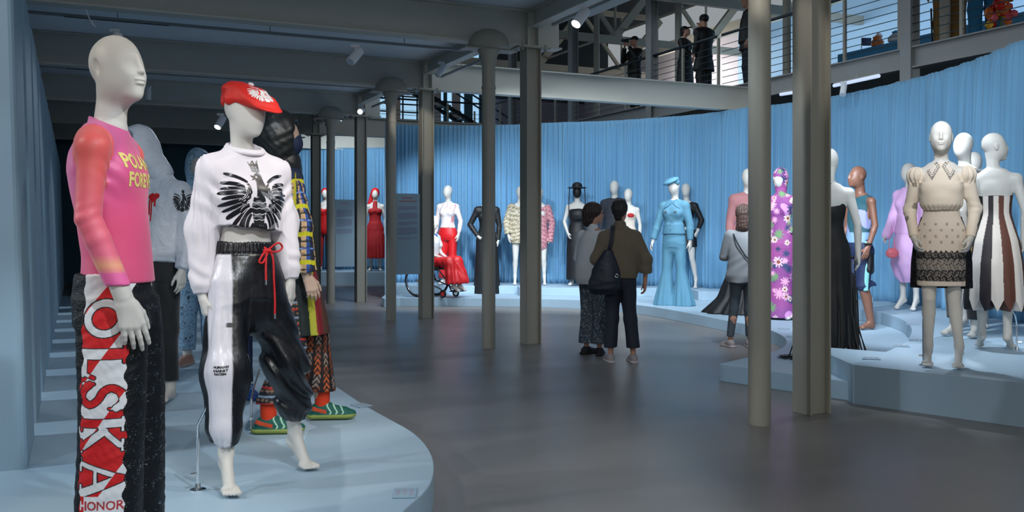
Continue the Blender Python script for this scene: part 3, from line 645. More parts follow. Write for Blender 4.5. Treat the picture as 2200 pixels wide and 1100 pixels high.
# ===== mannequin in the pink shirt =====
def m1():
    Z0 = PL
    f = Fig('mannequin', (-1.445, 3.42, Z0), 95, 'white male mannequin in pink long-sleeved shirt and football-scarf trousers, foremost on the left plinth', 'mannequin', MAL, 1.0, h=.006, hh=.0032, head='faceear',
            hrot=(-31, -4, 0), kind_head_scale=1.04, hpos=(.0, -.012, 1.78), armR=((-.225, .015, 1.235), (-.22, -.10, .965)), handR=dict(d=(.06, -.28, -1), n=(.9, .5, 0), s=(.5, -1, 0), curl=.22, sc=1.12, thumb=.42),
            armL=((.25, .03, 1.22), (.26, -.02, .98)), show=('head', 'arms', 'hands', 'torso', 'legs', 'feet'))
    def shirtcol(P):
        x, y, z = P[:, 0], P[:, 1], P[:, 2]; n = wob(x, y, z, 5, 4)
        c = mixc(hexc('e2507e'), hexc('cc66a6'), .25+.5*n+(z-1.36)*1.6)
        c = mixc(c, hexc('d8527e'), (1.28-z)*5+.4*n)
        arm = (np.abs(x) > .145+.25*np.clip(1.5-z, 0, .1)) & (z > .95)
        ac = mixc(hexc('dd5a58'), hexc('e66a90'), (1.35-z)*3.2+.3*n)
        ac = mixc(ac, hexc('e9a07a'), 1-np.abs(z-1.075)/.035); ac[z < 1.05] = hexc('e763a2')
        c[arm] = ac[arm]; return c
    P = f.torso(.012, 1.0, 1.56, k=.03)
    P += [rc((0, .03, 1.53), (0, .03, 1.585), .067, .062, .03), rc((-.13, .035, 1.515), (.13, .035, 1.515), .042, None, .05)]
    P.append(ell((-.07, -.045, 1.39), (.085, .045, .07), .05)); P.append(ell((.07, -.045, 1.39), (.085, .045, .07), .05))
    for i in (-1, 1): P += [rc((i*.06, .035, 1.53), (i*.16, .02, 1.49), .042, .044, .04)]+f.sleeve(i, .006, .009, .01, k=.02)
    def dsp(X, Y, Z):
        w = .0012*wob(X, Y, Z, 12, 5, 3, (1, 1, 1.2))
        for i in (-1, 1):   # creases at elbow and armpit
            E = f.arms[i][0]; r = np.sqrt((X-E[0])**2+(Y-E[1])**2+(Z-E[2]-.01)**2); w = w+.0022*np.exp(-(r/.045)**2)*np.sin((Z+.5*Y)*150)
            r = np.sqrt((X-i*.15)**2+(Y+.01)**2+(Z-1.39)**2); w = w+.004*np.exp(-(r/.06)**2)*np.sin((X*i*.9-Z*.8)*130)
            s = np.abs(np.abs(X)-.158-.12*(1.5-Z)); w = w+.0035*np.exp(-(s/.004)**2)*(Z > 1.36)
        return w
    sh = f.add('shirt', P, M['colsmooth'], .005, cuts=[plane((0, 0, 1.005), (.0, 0, -1)), plane((0, 0.02, 1.582), (0, -.4, 1))], disp=dsp, color=shirtcol, label='pink long-sleeved stretch shirt')
    def txt(S, T):
        a = text_mask('POLAND', S, T, .07, 0, .033, .028, .98); a |= text_mask('FOREVER', S, T, .07, 0, -.033, .028, .86)
        c = np.zeros(S.shape+(3,)); c[...] = hexc('e3d07c'); return c, a
    drape('lettering', sh, (.005, -.5, 1.405), (1, 0, 0), (0, .0, 1), .30, .16, .0013, (0, 1, 0), txt, M['col'], sh, label='pale yellow capitals')
    # trousers: dark sequinned cloth with a scarf panel on the outer seam
    def trows(i):
        return [(.02, i*.14, -.02, .12, .112), (.15, i*.137, -.025, .115, .108), (.45, i*.128, -.03, .11, .106), (.6, i*.118, -.03, .112, .11), (.75, i*.105, -.025, .114, .116), (.88, i*.08, -.02, .12, .12), (.95, i*.05, -.01, .13, .124)]
    P = [loft(trows(-1), .03, e=2.3), loft(trows(1), .03, e=2.3), loft([(.86, 0, 0, .19, .13), (.97, 0, .005, .178, .13), (1.04, 0, .005, .168, .122)], .03)]
    def tcol(Pv):
        r = _rs.rand(len(Pv)); c = np.zeros((len(Pv), 3)); c[...] = hexc('0b1119'); n = wob(Pv[:, 0], Pv[:, 1], Pv[:, 2], 14, 5, 7, (1, 1, .4))
        return c
    tr = f.add('trousers', P, M['sequin'], .0065, disp=lambda X, Y, Z: .005*wob(X, Y, Z, 14, 5, 7, (1, 1, .35))+.0022*wob(X, Y, Z, 70, 5, 2), color=tcol, label='black sequinned trousers')
    def letters(S, T):
        # text runs downwards, letter tops point to +S; letter frame: x along -T, y along +S
        S = S/.86; y = S; L = np.full(S.shape, 9.); R = lambda z: 1.12-z
        H = .075
        def st(z0, segs, wd):
            nonlocal L
            x = (z0-T)/.84
            for a, b, w_ in segs: L = np.minimum(L, seg_d(x, y, a, b)-w_)
        # O
        x = (.29-T); r = np.hypot(x/.066, y/.082); L = np.minimum(L, np.maximum((r-1)*.066, (.58-r)*.07))
        st(.157, [((-.015, -.074), (-.015, .078), .022), ((-.03, -.078), (-.03+.1, -.078), .009), ((.062, -.074), (.08, -.032), .009), ((-.045, .078), (.018, .078), .007), ((0, -.07), (.06, -.07), .012)], 0)
        # S as a chain
        sp = [(.05, .055), (.028, .078), (-.01, .07), (-.03, .04), (-.018, .008), (.018, -.014), (.036, -.046), (.012, -.076), (-.022, -.07), (-.044, -.048)]
        sp = crom(sp, 4); st(.03, [(tuple(sp[i]), tuple(sp[i+1]), .0155) for i in range(len(sp)-1)]+[((.052, .03), (.052, .08), .007), ((-.048, -.075), (-.048, -.03), .007)], 0)
        # P above O
        st(.43, [((-.03, -.07), (-.03, .075), .016), ((-.03, .07), (.03, .05), .014), ((.03, .05), (-.03, .0), .014)], 0)
        # K
        st(-.096, [((-.04, -.075), (-.04, .076), .018), ((-.06, -.078), (-.01, -.078), .007), ((-.06, .078), (-.01, .078), .007), ((-.02, .0), (.05, .07), .012), ((-.008, .012), (.052, -.07), .017), ((.03, .078), (.07, .078), .007), ((.03, -.078), (.075, -.078), .007)], 0)
        # A
        st(-.245, [((-.055, -.07), (.0, .075), .011), ((.06, -.07), (.006, .07), .018), ((-.03, -.018), (.04, -.018), .008), ((-.078, -.078), (-.03, -.078), .007), ((.03, -.078), (.085, -.078), .007)], 0)
        band = ((T*1.0-S*1.25+.06) % .46) < .22; band ^= (S > .03) & (T > .38)
        base = np.where(band[..., None], np.array(hexc('d4d6da')), np.array(hexc('c30a12')))
        inv = np.where(band[..., None], np.array(hexc('c30a12')), np.array(hexc('d4d6da')))
        c = np.where((L < 0)[..., None], inv, base); c[np.abs(L) < .0022] = hexc('101018')
        low = T < -.308; c[low] = hexc('d4d6da'); c[low & (S < -.062)] = hexc('c30a12')
        t = text_mask('HONOR', S, T, .042, .002, -.340, .022, 1.05); c[t] = hexc('a8242c'); c[t & (S < -.058)] = hexc('d4d6da')
        e1 = .083+.004*np.sin(T*45)+.004*np.sin(T*110+1); e0 = -.083+.005*np.sin(T*38+2)+.004*np.sin(T*95)
        return c, (S < e1) & (S > e0)
    q = 0
    drape('scarf_panel', tr, (-.6, -.03, .60), (math.sin(q), -math.cos(q), 0), (0, 0, 1), .17, 1.1, .0017, (1, 0, 0), letters, M['col'], tr, .003, 'red and white football scarf panel with capitals')
    # ragged edges of the panel
    mb = MB(); rnd = random.Random(2)
    f.trousers = tr
    return f


def shoe_prims(an, toe, g=.012, lift=0, sc=1.08):
    an = v3(an); d = v3((toe[0], toe[1], 0)); d /= np.linalg.norm(d); s_ = np.array([-d[1], d[0], 0]); up = np.array([0, 0, 1.]); fl = an[2]-.085*sc
    b = np.array([an[0], an[1], fl])
    P = [rc(b-d*.055+up*.020, b+d*.15+up*.020, .044*sc, .047*sc, .008, (up, .5)), rc(b-d*.04+up*.055, b+d*.02+up*.065, .040, .042, .012), rc(b+up*.06, b+d*.13+up*.04, .042, .034, .03),
         rc(b+d*.15+up*.034, b+d*.18+up*.03, .040, .032, .02, (up, .8)), rc(an-up*.02, an+up*.02, .036, .034, .02)]
    return P, fl, b, d, s_
def shoe(f, i, cols, an=None, name='shoe', label=None, h=.005, top=.012):
    an = f.legs[i][1] if an is None else an; P, fl, b, d, s_ = shoe_prims(an, f.toes[i])
    sole, upper, lace = cols
    def col(V):
        c = np.zeros((len(V), 3)); c[...] = upper; t = (V-b)@d; sd = (V-b)@s_; z = V[:, 2]-fl
        if lace is not None:
            m = (np.abs(((t*26+np.abs(((z*22) % 2)-1)*.7) % 1)-.5) < .12) & (t > .03) & (t < .15) & (z > .035); c[m] = lace[0]
            m = (t < .03) & (z > .035) & (np.abs(z-.055+.25*t) < .012); c[m] = lace[1]
        c[z < .030] = sole; return c
    return f.add(name, P, M['col'], h, cuts=[plane((0, 0, fl), (0, 0, -1)), plane(v3(an)+v3((0, 0, top)), (0, 0, 1))], color=col, label=label)
def eagle(S, T, crown=True):
    """heraldic eagle, about 1 wide; returns black mask"""
    K = np.zeros(S.shape, bool)
    for sg in (-1, 1):
        x = S*sg
        for n_, (bx, by, tx, ty, w_) in enumerate([(.13, .20, .43, .33, .022), (.15, .13, .47, .20, .026), (.16, .09, .46, .12, .02), (.15, .05, .50, .05, .028), (.16, .01, .46, -.02, .024), (.14, -.03, .47, -.11, .030), (.16, -.07, .42, -.19, .024),
                                              (.12, -.08, .38, -.29, .032), (.14, -.14, .32, -.40, .022), (.09, -.12, .25, -.46, .034), (.10, -.2, .17, -.46, .02),
                                              (.17, .12, .30, .16, .018), (.17, .05, .31, .07, .018), (.16, -.03, .29, -.06, .018), (.13, -.1, .24, -.2, .02)]):
            ax = np.array([tx-bx, ty-by]); Ln = np.hypot(*ax); ax /= Ln; u = ((x-bx)*ax[0]+(T-by)*ax[1])/Ln; v = -(x-bx)*ax[1]+(T-by)*ax[0]
            sag = .02*np.sin(np.pi*u); K2 = (u > .06) & (u < 1) & (np.abs(v-sag) < w_*np.sqrt(np.clip(1-(2*np.clip(u, 0, 1)-1.0)**4, 0, 1)))
            ring = (np.abs(v-sag) < (w_+.012)*np.sqrt(np.clip(1-(2*np.clip(u, -.02, 1.02)-1.0)**4, 0, 1))) & (u > 0) & (u < 1.03)
            K &= ~ring; K |= K2
        r = np.hypot((x-.20)/.8, T-.09); an = np.arctan2(T-.09, -(x-.20))
        x1, t1 = x-.30, T-.10; r = np.hypot(x1, t1); an = np.arctan2(t1, -x1); on_ = (an > -1.25) & (an < .55)
        K &= ~((np.abs(r-.155) < .045) & on_); K |= (np.abs(r-.178+.006*np.sin(an*14)) < .014) & on_; K |= (np.abs(r-.148) < .007) & on_ & (an < .3); K |= (np.abs(r-.125) < .005) & on_ & (an < .1)
        K |= (np.hypot((x-.085)/1, (T+.40)/2.2) < .03)
    x = S
    K |= in_poly(S, T, [(-.03, .02), (-.015, .2), (-.03, .32), (.02, .36), (.07, .32), (.09, .22), (.13, .1), (.11, .11), (.12, .0), (.08, .04), (.04, -.06), (.0, .02)])
    K &= ~((np.hypot(S-.0, T-.29) < .018))
    K |= in_poly(S, T, [(-.03, .30), (-.09, .31), (-.05, .27), (-.08, .24), (-.02, .26)])
    body = (np.abs(x) < .105-.18*np.abs(T+.12)) & (T < .02) & (T > -.42)
    K |= body & ((((T-.35*np.abs(np.abs(x)-.04))*13) % 1) > .2)
    K |= (np.abs(x) < .09) & (T < -.34) & (T > -.5) & (((x*40) % 1) > .25)
    if crown:
        K |= in_poly(S, T, [(-.04, .36), (-.09, .50), (-.045, .47), (-.02, .54), (.01, .47), (.055, .53), (.06, .36)]) & ((np.hypot(((S*22) % 1)-.5, ((T*22) % 1)-.5) > .22))
    return K
# ===== mannequin in the cropped white sweatshirt =====
def m2():
    f = Fig('mannequin', (-1.275, 4.5, PL), 42, 'white mannequin with red flat cap, cropped white eagle sweatshirt and baggy black trousers, striding barefoot', 'mannequin', FEM, 1.0, h=.006, hh=.0035, head='plane',
            hrot=(19, 3, 4), hpos=(-.015, -.03, 1.762), lift=.085, kind_head_scale=1.03,
            armR=((-.19, .06, 1.20), (-.205, .02, .90)), handR=dict(sc=1.0, d=(.12, -.15, -1), n=(.9, -.2, 0), s=(-.2, -1, 0), curl=.35), armL=((.215, .03, 1.23), (.215, -.04, .955)), handL=dict(sc=1.0, d=(-.02, -.1, -1), n=(-.7, .8, 0), s=(-.8, -.9, 0), curl=.4),
            legR=((-.135, -.07, .54), (-.155, -.12, .17), (-.28, -1)), legL=((.20, -.02, .55), (.30, .065, .17), (.07, -1)))
    rows = [(1.17, .01, -.005, .165, .135), (1.22, .01, -.005, .165, .135), (1.30, .005, -.004, .167, .136), (1.38, 0, 0, .17, .132), (1.46, 0, .01, .17, .115), (1.525, 0, .015, .14, .09), (1.58, 0, .018, .088, .078)]
    P = [loft(rows, .03)]+[ell((i*.07, -.07, 1.36), (.075, .065, .07), .05) for i in (-1, 1)]
    for i in (-1, 1):
        S = v3((i*.155, .012, 1.475)); E, Wr = v3(f.arms[i][0]), v3(f.arms[i][1]); d = (Wr-E)/np.linalg.norm(Wr-E); c0 = Wr-d*.05; end = Wr-d*.0
        P += [rc((i*.06, .02, 1.53), S, .052, .064, .05), rc(S, E, .07, .068, .05), rc(E, c0, .068, .058, .05), rc(c0-d*.01, end, .043, .041, .012, cuts=[(end, d), (c0-d*.012, -d)])]
    P.append(rc((0, .02, 1.53), (0, .012, 1.57), .078, .077, .02))
    P.append(rc((0, -.012, 1.58), (0, -.02, 1.70), .066, .085, .008, op='s'))
    def dsp(X, Y, Z):
        w = .0045*wob(X, Y, Z, 11, 6, 2, (1, 1, 1.3))
        for i in (-1, 1):
            Wr = f.arms[i][1]; E = f.arms[i][0]; side = (X*i > .19)
            w = w+side*.0045*np.exp(-((Z-Wr[2]-.10)/.05)**2)*np.sin((Z+.25*Y*i+.2*X)*95+2*wob(X, Y, Z, 9, 3, 5))
            w = w+side*.005*np.sin(np.arctan2(Y-.03, X-i*.21)*5+Z*4)*np.clip((Z-1.05)*8, 0, 1)
            r = np.sqrt((X-i*.17)**2+(Y+.03)**2+(Z-1.36)**2); w = w+.006*np.exp(-(r/.08)**2)*np.sin((X*i-Z*.9)*80)
        w = w+.004*np.sin(np.arctan2(Y, X)*9+Z*14)*np.clip((1.34-Z)*6, 0, 1)*(np.abs(X) < .19)
        return w
    for q in P[:3]: q.cuts = (plane((0, 0, 1.205), (-.10, 0, -1)),)
    sw = f.add('sweatshirt', P, M['fleece'], .0055, disp=dsp, label='cropped white sweatshirt')
    # ribbed neck band
    nb = MB()
    for q_, rr_ in ((0, .0115), (.009, .010)): nb.tube([(math.cos(a)*(.086-q_*.5), .008+math.sin(a)*(.086-q_*.5), 1.580+q_+.024*math.sin(a)) for a in np.linspace(0, 2*math.pi, 41)], rr_, 10, False)
    nb.build('neckband', M['fleece'], sw, True)
    def pr(S, T):
        k = eagle((S)/.345, (T)/.345); g = wob(S, T, 0*S, 40, 3); c = np.where((np.abs(g) > .75)[..., None], np.array(hexc('6c6f74')), np.array(hexc('15161a'))); return c, k
    drape('eagle_print', sw, (.0, -.5, 1.345), (1, 0, 0), (0, 0, 1), .36, .38, .0014, (0, 1, 0), pr, M['colgloss'], sw, label='black eagle print with crown')
    # trousers
    def tr(i):
        A = v3(f.legs[i][1]); K = v3(f.legs[i][0]); return A, K
    P = [loft([(.88, 0, 0, .17, .125), (.96, 0, .005, .182, .13), (1.04, 0, .005, .168, .12), (1.10, 0, .002, .148, .104), (1.14, 0, 0, .138, .098)], .04)]
    P.append(ell((.02, 0, .84), (.13, .11, .14), .06))
    for i in (-1, 1):
        A, K = tr(i); end = A+v3((0, 0, .05)) if i < 0 else A+v3((0, -.01, .10))
        P += [rc((i*.085, .0, .93), K, .098, .098, .06), rc(K, end+(K-end)*.2, .098, .078 if i < 0 else .088, .05), rc(end+(K-end)*.2, end, .075 if i < 0 else .085, .05, .03, cuts=[(end, (end-K)/np.linalg.norm(end-K))])]
    def dt(X, Y, Z):
        w = .006*wob(X, Y, Z, 12, 6, 8, (1, 1, .8))
        K = f.legs[1][0]; w = w+(X > .06)*.013*np.exp(-((Z-.47)/.2)**2)*np.sin((Z*1.0+.9*X-.3*Y)*58+2.2*wob(X, Y, Z, 6, 3, 1))
        w = w+(X < -.03)*.009*np.sin(np.arctan2(Y+.04, X+.15)*5+Z*5+1.5*wob(X, Y, Z, 5, 3, 4))*np.clip((1.0-Z)*4, 0, 1)
        w = w+.003*np.sin(np.arctan2(Y, X)*34)*(Z > 1.085)+.004*np.exp(-((Z-1.085)/.006)**2)
        for i in (-1, 1):
            A = f.legs[i][1]; zc = A[2]+(.05 if i < 0 else .10); w = w+.004*np.sin(np.arctan2(Y-A[1], X-A[0])*16)*np.exp(-((Z-zc)/.03)**2)*(X*i > 0)
        return w
    def tcol(V):
        c = np.zeros((len(V), 3)); c[...] = hexc('101217'); A, K = tr(-1); x, y, z = V.T
        t = np.clip((.93-z)/(.93-A[2]), 0, 1); cx = -.085+(A[0]+.085)*t; cy = A[1]*t; th = np.arctan2(y-cy, x-cx); th = np.where(th < 0, th+2*np.pi, th)
        ed = (np.radians(31+12*t)-np.abs(th-np.radians(222-6*t)))*np.hypot(x-cx, y-cy); a = np.clip(ed/.006+.5, 0, 1)*(x < -.03)*np.clip((1.085-z)/.006, 0, 1)
        return mixc(c[0], hexc('d2d0d8'), a)
    t_ = f.add('trousers', P, M['nylon'], .0058, disp=dt, color=tcol, label='baggy black nylon trousers with white side panel')
    an = math.radians(222); dv = Vector((-math.cos(an), -math.sin(an), 0)); o0 = Vector((-.155, -.12, .48))-dv*.5
    def pr2(nm, fn, lab):
        def g(S, T): c = np.zeros(S.shape+(3,)); c[...] = hexc('1a1b20'); return c, fn(S, T)
        drape(nm, t_, o0, (-math.sin(an), math.cos(an), 0), (0, 0, 1), .14, .9, .0012, dv, g, M['colgloss'], t_, label=lab)
    pr2('small_print', lambda S, T: text_mask('HUMANS', S, T, .015, 0, .095, .02)|text_mask('AGAINST', S, T, .015, 0, .08, .02)|text_mask('RACISM', S, T, .015, 0, .065, .02), 'three lines of small black lettering')
    pr2('barcode_print', lambda S, T: (T > .27) & (T < .29) & (np.abs(S-.02) < .022) & (((S*160) % 1) > .4), 'small black barcode')
    pr2('side_print', lambda S, T: (np.abs(S-.045) < .006) & (T > .33) & (T < .42) & (((T*90) % 1) > .35), 'vertical black lettering')
    # drawstring
    def surf(p):
        return p
    mb = MB(); q0 = Vector((.035, -.135, 1.10))
    lo_ = [[(.035, -.125, 1.115), (.03, -.15, 1.09), (.02, -.165, 1.02), (.02, -.168, .96)], [(.04, -.125, 1.11), (.06, -.155, 1.07), (.062, -.165, .95), (.064, -.17, .86), (.062, -.172, .80)]]
    for l in lo_: mb.tube([tuple(p) for p in crom(l, 6)], .0048, 8)
    for pts in ([(.04, -.14, 1.10), (.085, -.16, 1.135), (.11, -.155, 1.115), (.085, -.16, 1.095), (.045, -.145, 1.095)], [(.035, -.14, 1.10), (.01, -.16, 1.085), (-.01, -.158, 1.05), (.01, -.158, 1.045), (.04, -.145, 1.09)]):
        mb.tube([tuple(p) for p in crom(pts, 6)], .0048, 8)
    mb.tube([(.02, -.145, 1.10), (.055, -.148, 1.098)], .009, 8)
    d_ = mb.build('drawstring', M['redcord'], f.root, True); d_['label'] = 'red drawstring tied in a bow'
    for x, y, z in ((.02, -.168, .962), (.062, -.172, .802)): MB().tube([(x, y, z), (x, y, z-.022)], .0055, 8).build('cord_end', M['chrome'], d_, True)
    # cap
    R = f.R; c = f.hc; T_ = lambda p: tuple(c+R@v3(p))
    Rt = R@rotm(0, 24, -5)
    P = [ell(T_((0, .015, .076)), (.096, .122, .056), .03, Rt), ell(T_((0, -.085, .048)), (.09, .09, .036), .05, Rt), ell(T_((0, .09, .04)), (.066, .04, .035), .04, Rt),
         ell(T_((0, -.135, .016)), (.08, .066, .012), .02, Rt), rc(T_((-.075, .03, .035)), T_((.075, .03, .035)), .02, .02, .04)]
    P.append(ell(T_((0, .012, -.002)), (.080, .10, .095), .006, R, 's'))
    cap = f.add('flat_cap', P, M['capred'], .0045, disp=lambda X, Y, Z: .0035*np.sin(wob(X, Y, Z, 14, 4, 3)*4+Z*50)*np.clip((Z-1.80)*40, 0, 1), label='red flat cap with white eagle')
    mb = MB(); b = Vector(T_((0, -.02, .128))); n = Vector(R@v3((0, -.2, 1))).normalized(); mb.tube([b-n*.006, b+n*.004, b+n*.007], [.013, .013, .008], 14); mb.build('button', M['white'], cap, True)
    def ce(S, T):
        k = eagle(S/.125, T/.125, False) | (in_poly(S, T, [(-.02, .05), (-.03, .062), (.03, .062), (.02, .05)])); cc = np.zeros(S.shape+(3,)); cc[...] = hexc('e9e6e6'); return cc, k
    fw = Vector(R@v3((0, -1, 0))); up = Vector(R@v3((0, -.62, -.78))); fu = Vector(R@v3((0, -.62, .78))).normalized(); o = Vector(T_((-.018, -.098, .06)))+fu*.2; rt = Vector(R@v3((1, 0, 0)))
    drape('cap_eagle', cap, o, rt, fu.cross(rt), .14, .14, .0012, -fu, ce, M['colgloss'], cap, .0012, 'white eagle badge')
    stand(f.root, -.245, -.02, [(-.245, -.02, .30), (-.23, -.05, .36), (-.19, -.09, .46)], .24)
    return f
M['fleece'] = mat('fleece_white', hexc('dcd6dc'), .8, sheen=.2, bump=(180, .12))
M['nylon'] = mat('nylon', (1, 1, 1), .32, attr=True, bump=(22, .5, (1, 1, .5)), spec=.5)
M['redcord'] = mat('red_cord', hexc('c8141a'), .6, bump=(300, .4))
M['capred'] = mat('cap_cotton', hexc('d62116'), .6, bump=(200, .2))

def fold_disp(a=.006, s=12, off=0, st=(1, 1, .6), n=5): return lambda X, Y, Z: a*wob(X, Y, Z, s, n, off, st)
def flatcol(h):
    c = hexc(h); return lambda V: np.tile(np.array(c), (len(V), 1))
M['leather'] = mat('black_coated_cloth', hexc('1a1e20'), .42, bump=(20, .3))
M['beige'] = mat('mannequin_beige', hexc('c0a592'), .45)
M['navy'] = mat('navy_cloth', hexc('17274a'), .7)
M['tyvek'] = mat('crinkled_white', hexc('cdd3de'), .5, bump=(24, 1.0))
M['orange'] = mat('orange_knit', hexc('d63a14'), .8, bump=(200, .3))
# ===== striding mannequin with black hood =====
def m3():
    f = Fig('mannequin', (-1.375, 5.8, PL), 96, 'striding mannequin with black hood, fringed tartan sleeve, braided trousers and green trainers', 'mannequin', MAL, 1.0, m=M['beige'], h=.009, hh=.005, head='egg', hpos=(0, .03, 1.775),
            armR=((-.255, -.09, 1.23), (-.25, -.135, .93)), armL=((.22, .03, 1.23), (.21, .02, .93)), handR=dict(d=(.0, -.35, -1), n=(.9, .4, 0), s=(.4, -1, 0), curl=.45, sc=1.0, thumb=.6),
            legR=((-.15, -.04, .50), (-.26, .085, .095), (0, -1)), legL=((.11, -.13, .52), (.12, -.19, .10), (0, -1)), show=('head', 'torso', 'arms', 'hands', 'legs'))
    P = f.torso(.03, .98, 1.56); P.append(rc((0, .03, 1.53), (0, .02, 1.62), .10, .09, .06))
    for i in (-1, 1): P.append(rc((i*.06, .03, 1.53), (i*.19, .03, 1.49), .06, .065, .05))
    f.add('jacket', P, M['leather'], .007, disp=fold_disp(.008, 11, 3, (1, 1, 1)), label='black coated hooded jacket')
    P = [ell((0, .07, 1.785), (.125, .15, .16), .04), rc((0, .07, 1.62), (0, .09, 1.74), .11, .12, .06), ell((0, -.09, 1.77), (.088, .09, .115), .02, op='s')]
    f.add('hood', P, M['leather'], .006, disp=lambda X, Y, Z: .007*wob(X, Y, Z, 15, 6, 7)+.004*wob(X, Y, Z, 40, 4, 2))
    f.add('mask', [ell((0, .02, 1.73), (.07, .105, .09), .02)], M['navy'], .006, cuts=[plane((0, 0, 1.80), (0, 0, 1))])
    yl, bl, nv, bk, tn, lb = [np.array(hexc(h)) for h in ('c9c321', '2451a0', '142a52', '12161c', 'c2a078', '9db8dc')]
    def plaid(V, ax=0):
        x, y, z = V.T; th = np.arctan2(y+.07, x+.24); c = np.zeros((len(V), 3)); u = (th/np.pi*7) % 1; n = wob(x, y, z, 60, 3)
        c[:] = nv; t2 = (th/np.pi*3.5) % 1; c[t2 < .34] = tn; c[(t2 > .34) & (t2 < .55)] = bl; c[t2 > .8] = bk; c[(n > .5)] *= .45
        w = ((z-.012*np.sin(th*2)) % .166)/.166
        c[np.abs(w-.5) < .035] = bl; c[np.abs(w-.5) < .009] = lb; c[np.abs(w-.25) < .022] = bk; c[np.abs(w-.75) < .022] = bk
        c[(w < .085) | (w > .93)] = yl
        c[(z > 1.5)] = np.where((t2[z > 1.5] < .4)[:, None], bk, nv); c[(np.abs(th) > 2.98)] = yl*.7; return c
    for i in (-1, 1):
        S = v3((i*.195, -.035 if i < 0 else .03, 1.50)); E, Wr = v3(f.arms[i][0]), v3(f.arms[i][1]); d = (Wr-E)/np.linalg.norm(Wr-E)
        f.add('tartan_sleeve', [rc(S, E, .072, .072, .03), rc(E, Wr-d*.02, .072, .06, .03, cuts=[(Wr-d*.02, d)])], M['col'], .0045,
              disp=lambda X, Y, Z: .003*np.sin(np.arctan2(Y+.05, np.abs(X)-.24)*30)+.002*wob(X, Y, Z, 30, 4, 1)+.0015*np.cos(Z*2*np.pi/.083), color=lambda V: plaid(V*np.array([-1., 1, 1])*(1 if i > 0 else -1)*np.array([1, 1 if i > 0 else -1, 1 if i > 0 else -1])), label='blue, black and yellow tartan sleeve with fringe')
    # layered skirt
    def skc(V):
        x, y, z = V.T; k = np.clip((1.0-z)/.45, 0, 1); c = np.zeros((len(V), 3)); c[:] = hexc('10201f'); c[np.sin(np.arctan2(y, x)*26) > .75] = hexc('0a1114')
        c[y < -.11-.04*k] = hexc('a5a32a'); c[y < -.145-.045*k] = hexc('7d1824'); c[y < -.17-.05*k] = hexc('4a2c22'); return c
    f.add('layered_skirt', [loft([(.56, 0, -.045, .20, .20), (.7, 0, -.04, .19, .18), (.85, 0, -.03, .185, .155), (1.0, 0, -.015, .17, .135), (1.08, 0, 0, .155, .12)], .02, fold=lambda t, z: 1+.035*np.sin(t*13)*np.clip((1.0-z)*3, 0, 1))], M['col'], .007, color=skc, label='pleated black skirt with yellow and red panels')
    def leg(i, colf, name, lab, wd):
        K, A = v3(f.legs[i][0]), v3(f.legs[i][1]); end = A+v3((0, 0, .085))
        f.add(name, [rc((i*.09, 0, .88), K, .10, wd, .04), rc(K, end, wd, wd*.92, .04, cuts=[(end, v3((0, 0, -1)))])], M['col'], .006, disp=fold_disp(.006, 14, i+4), color=colf, label=lab)
    def pl2(V):
        x, y, z = V.T; n = wob(x, y, z, 90, 3); c = np.zeros((len(V), 3)); c[:] = hexc('151922'); c[n > .45] = hexc('8a6a50'); w = (z % .09)/.09
        c[w < .12] = hexc('b0241c'); c[np.abs(w-.5) < .05] = hexc('7d92a8'); c[np.abs(w-.6) < .05] = hexc('0e1420'); return c
    def br(V):
        x, y, z = V.T; th = np.arctan2(y+.07, x-.12)*3.2; u = (th % 1)-.5; zz = (z*26+np.abs(u)*2.6) % 1; c = np.zeros((len(V), 3)); c[:] = hexc('1c1213')
        m = (np.abs(u) < .33) & (zz < .5); c[m] = hexc('8a4a30'); m2_ = m & (np.sin(z*17+np.floor(th)*2.1) > .3); c[m2_] = hexc('c05a28'); m3_ = m & (np.sin(z*23+np.floor(th)*3.3) < -.6); c[m3_] = hexc('9c8a80'); return c
    leg(-1, pl2, 'trouser_leg', 'black tartan trouser leg with red lines', .075); leg(1, br, 'trouser_leg', 'brown braided knit trouser leg', .095)
    for i in (-1, 1):
        A = v3(f.legs[i][1]); f.add('sock', [rc(A+v3((0, 0, -.03)), A+v3((0, .0, .12)), .045, .05, .01)], M['orange'], .006, label='orange sock')
        shoe(f, i, (hexc('8f9e4e'), hexc('0f5a4e'), (hexc('a9d6bd'), hexc('d4502a'))), name='trainer', label='green trainer with orange strap', h=.0045)
    stand(f.root, -.16, .20, [(-.15, .19, .25), (-.12, .16, .36)], .19)
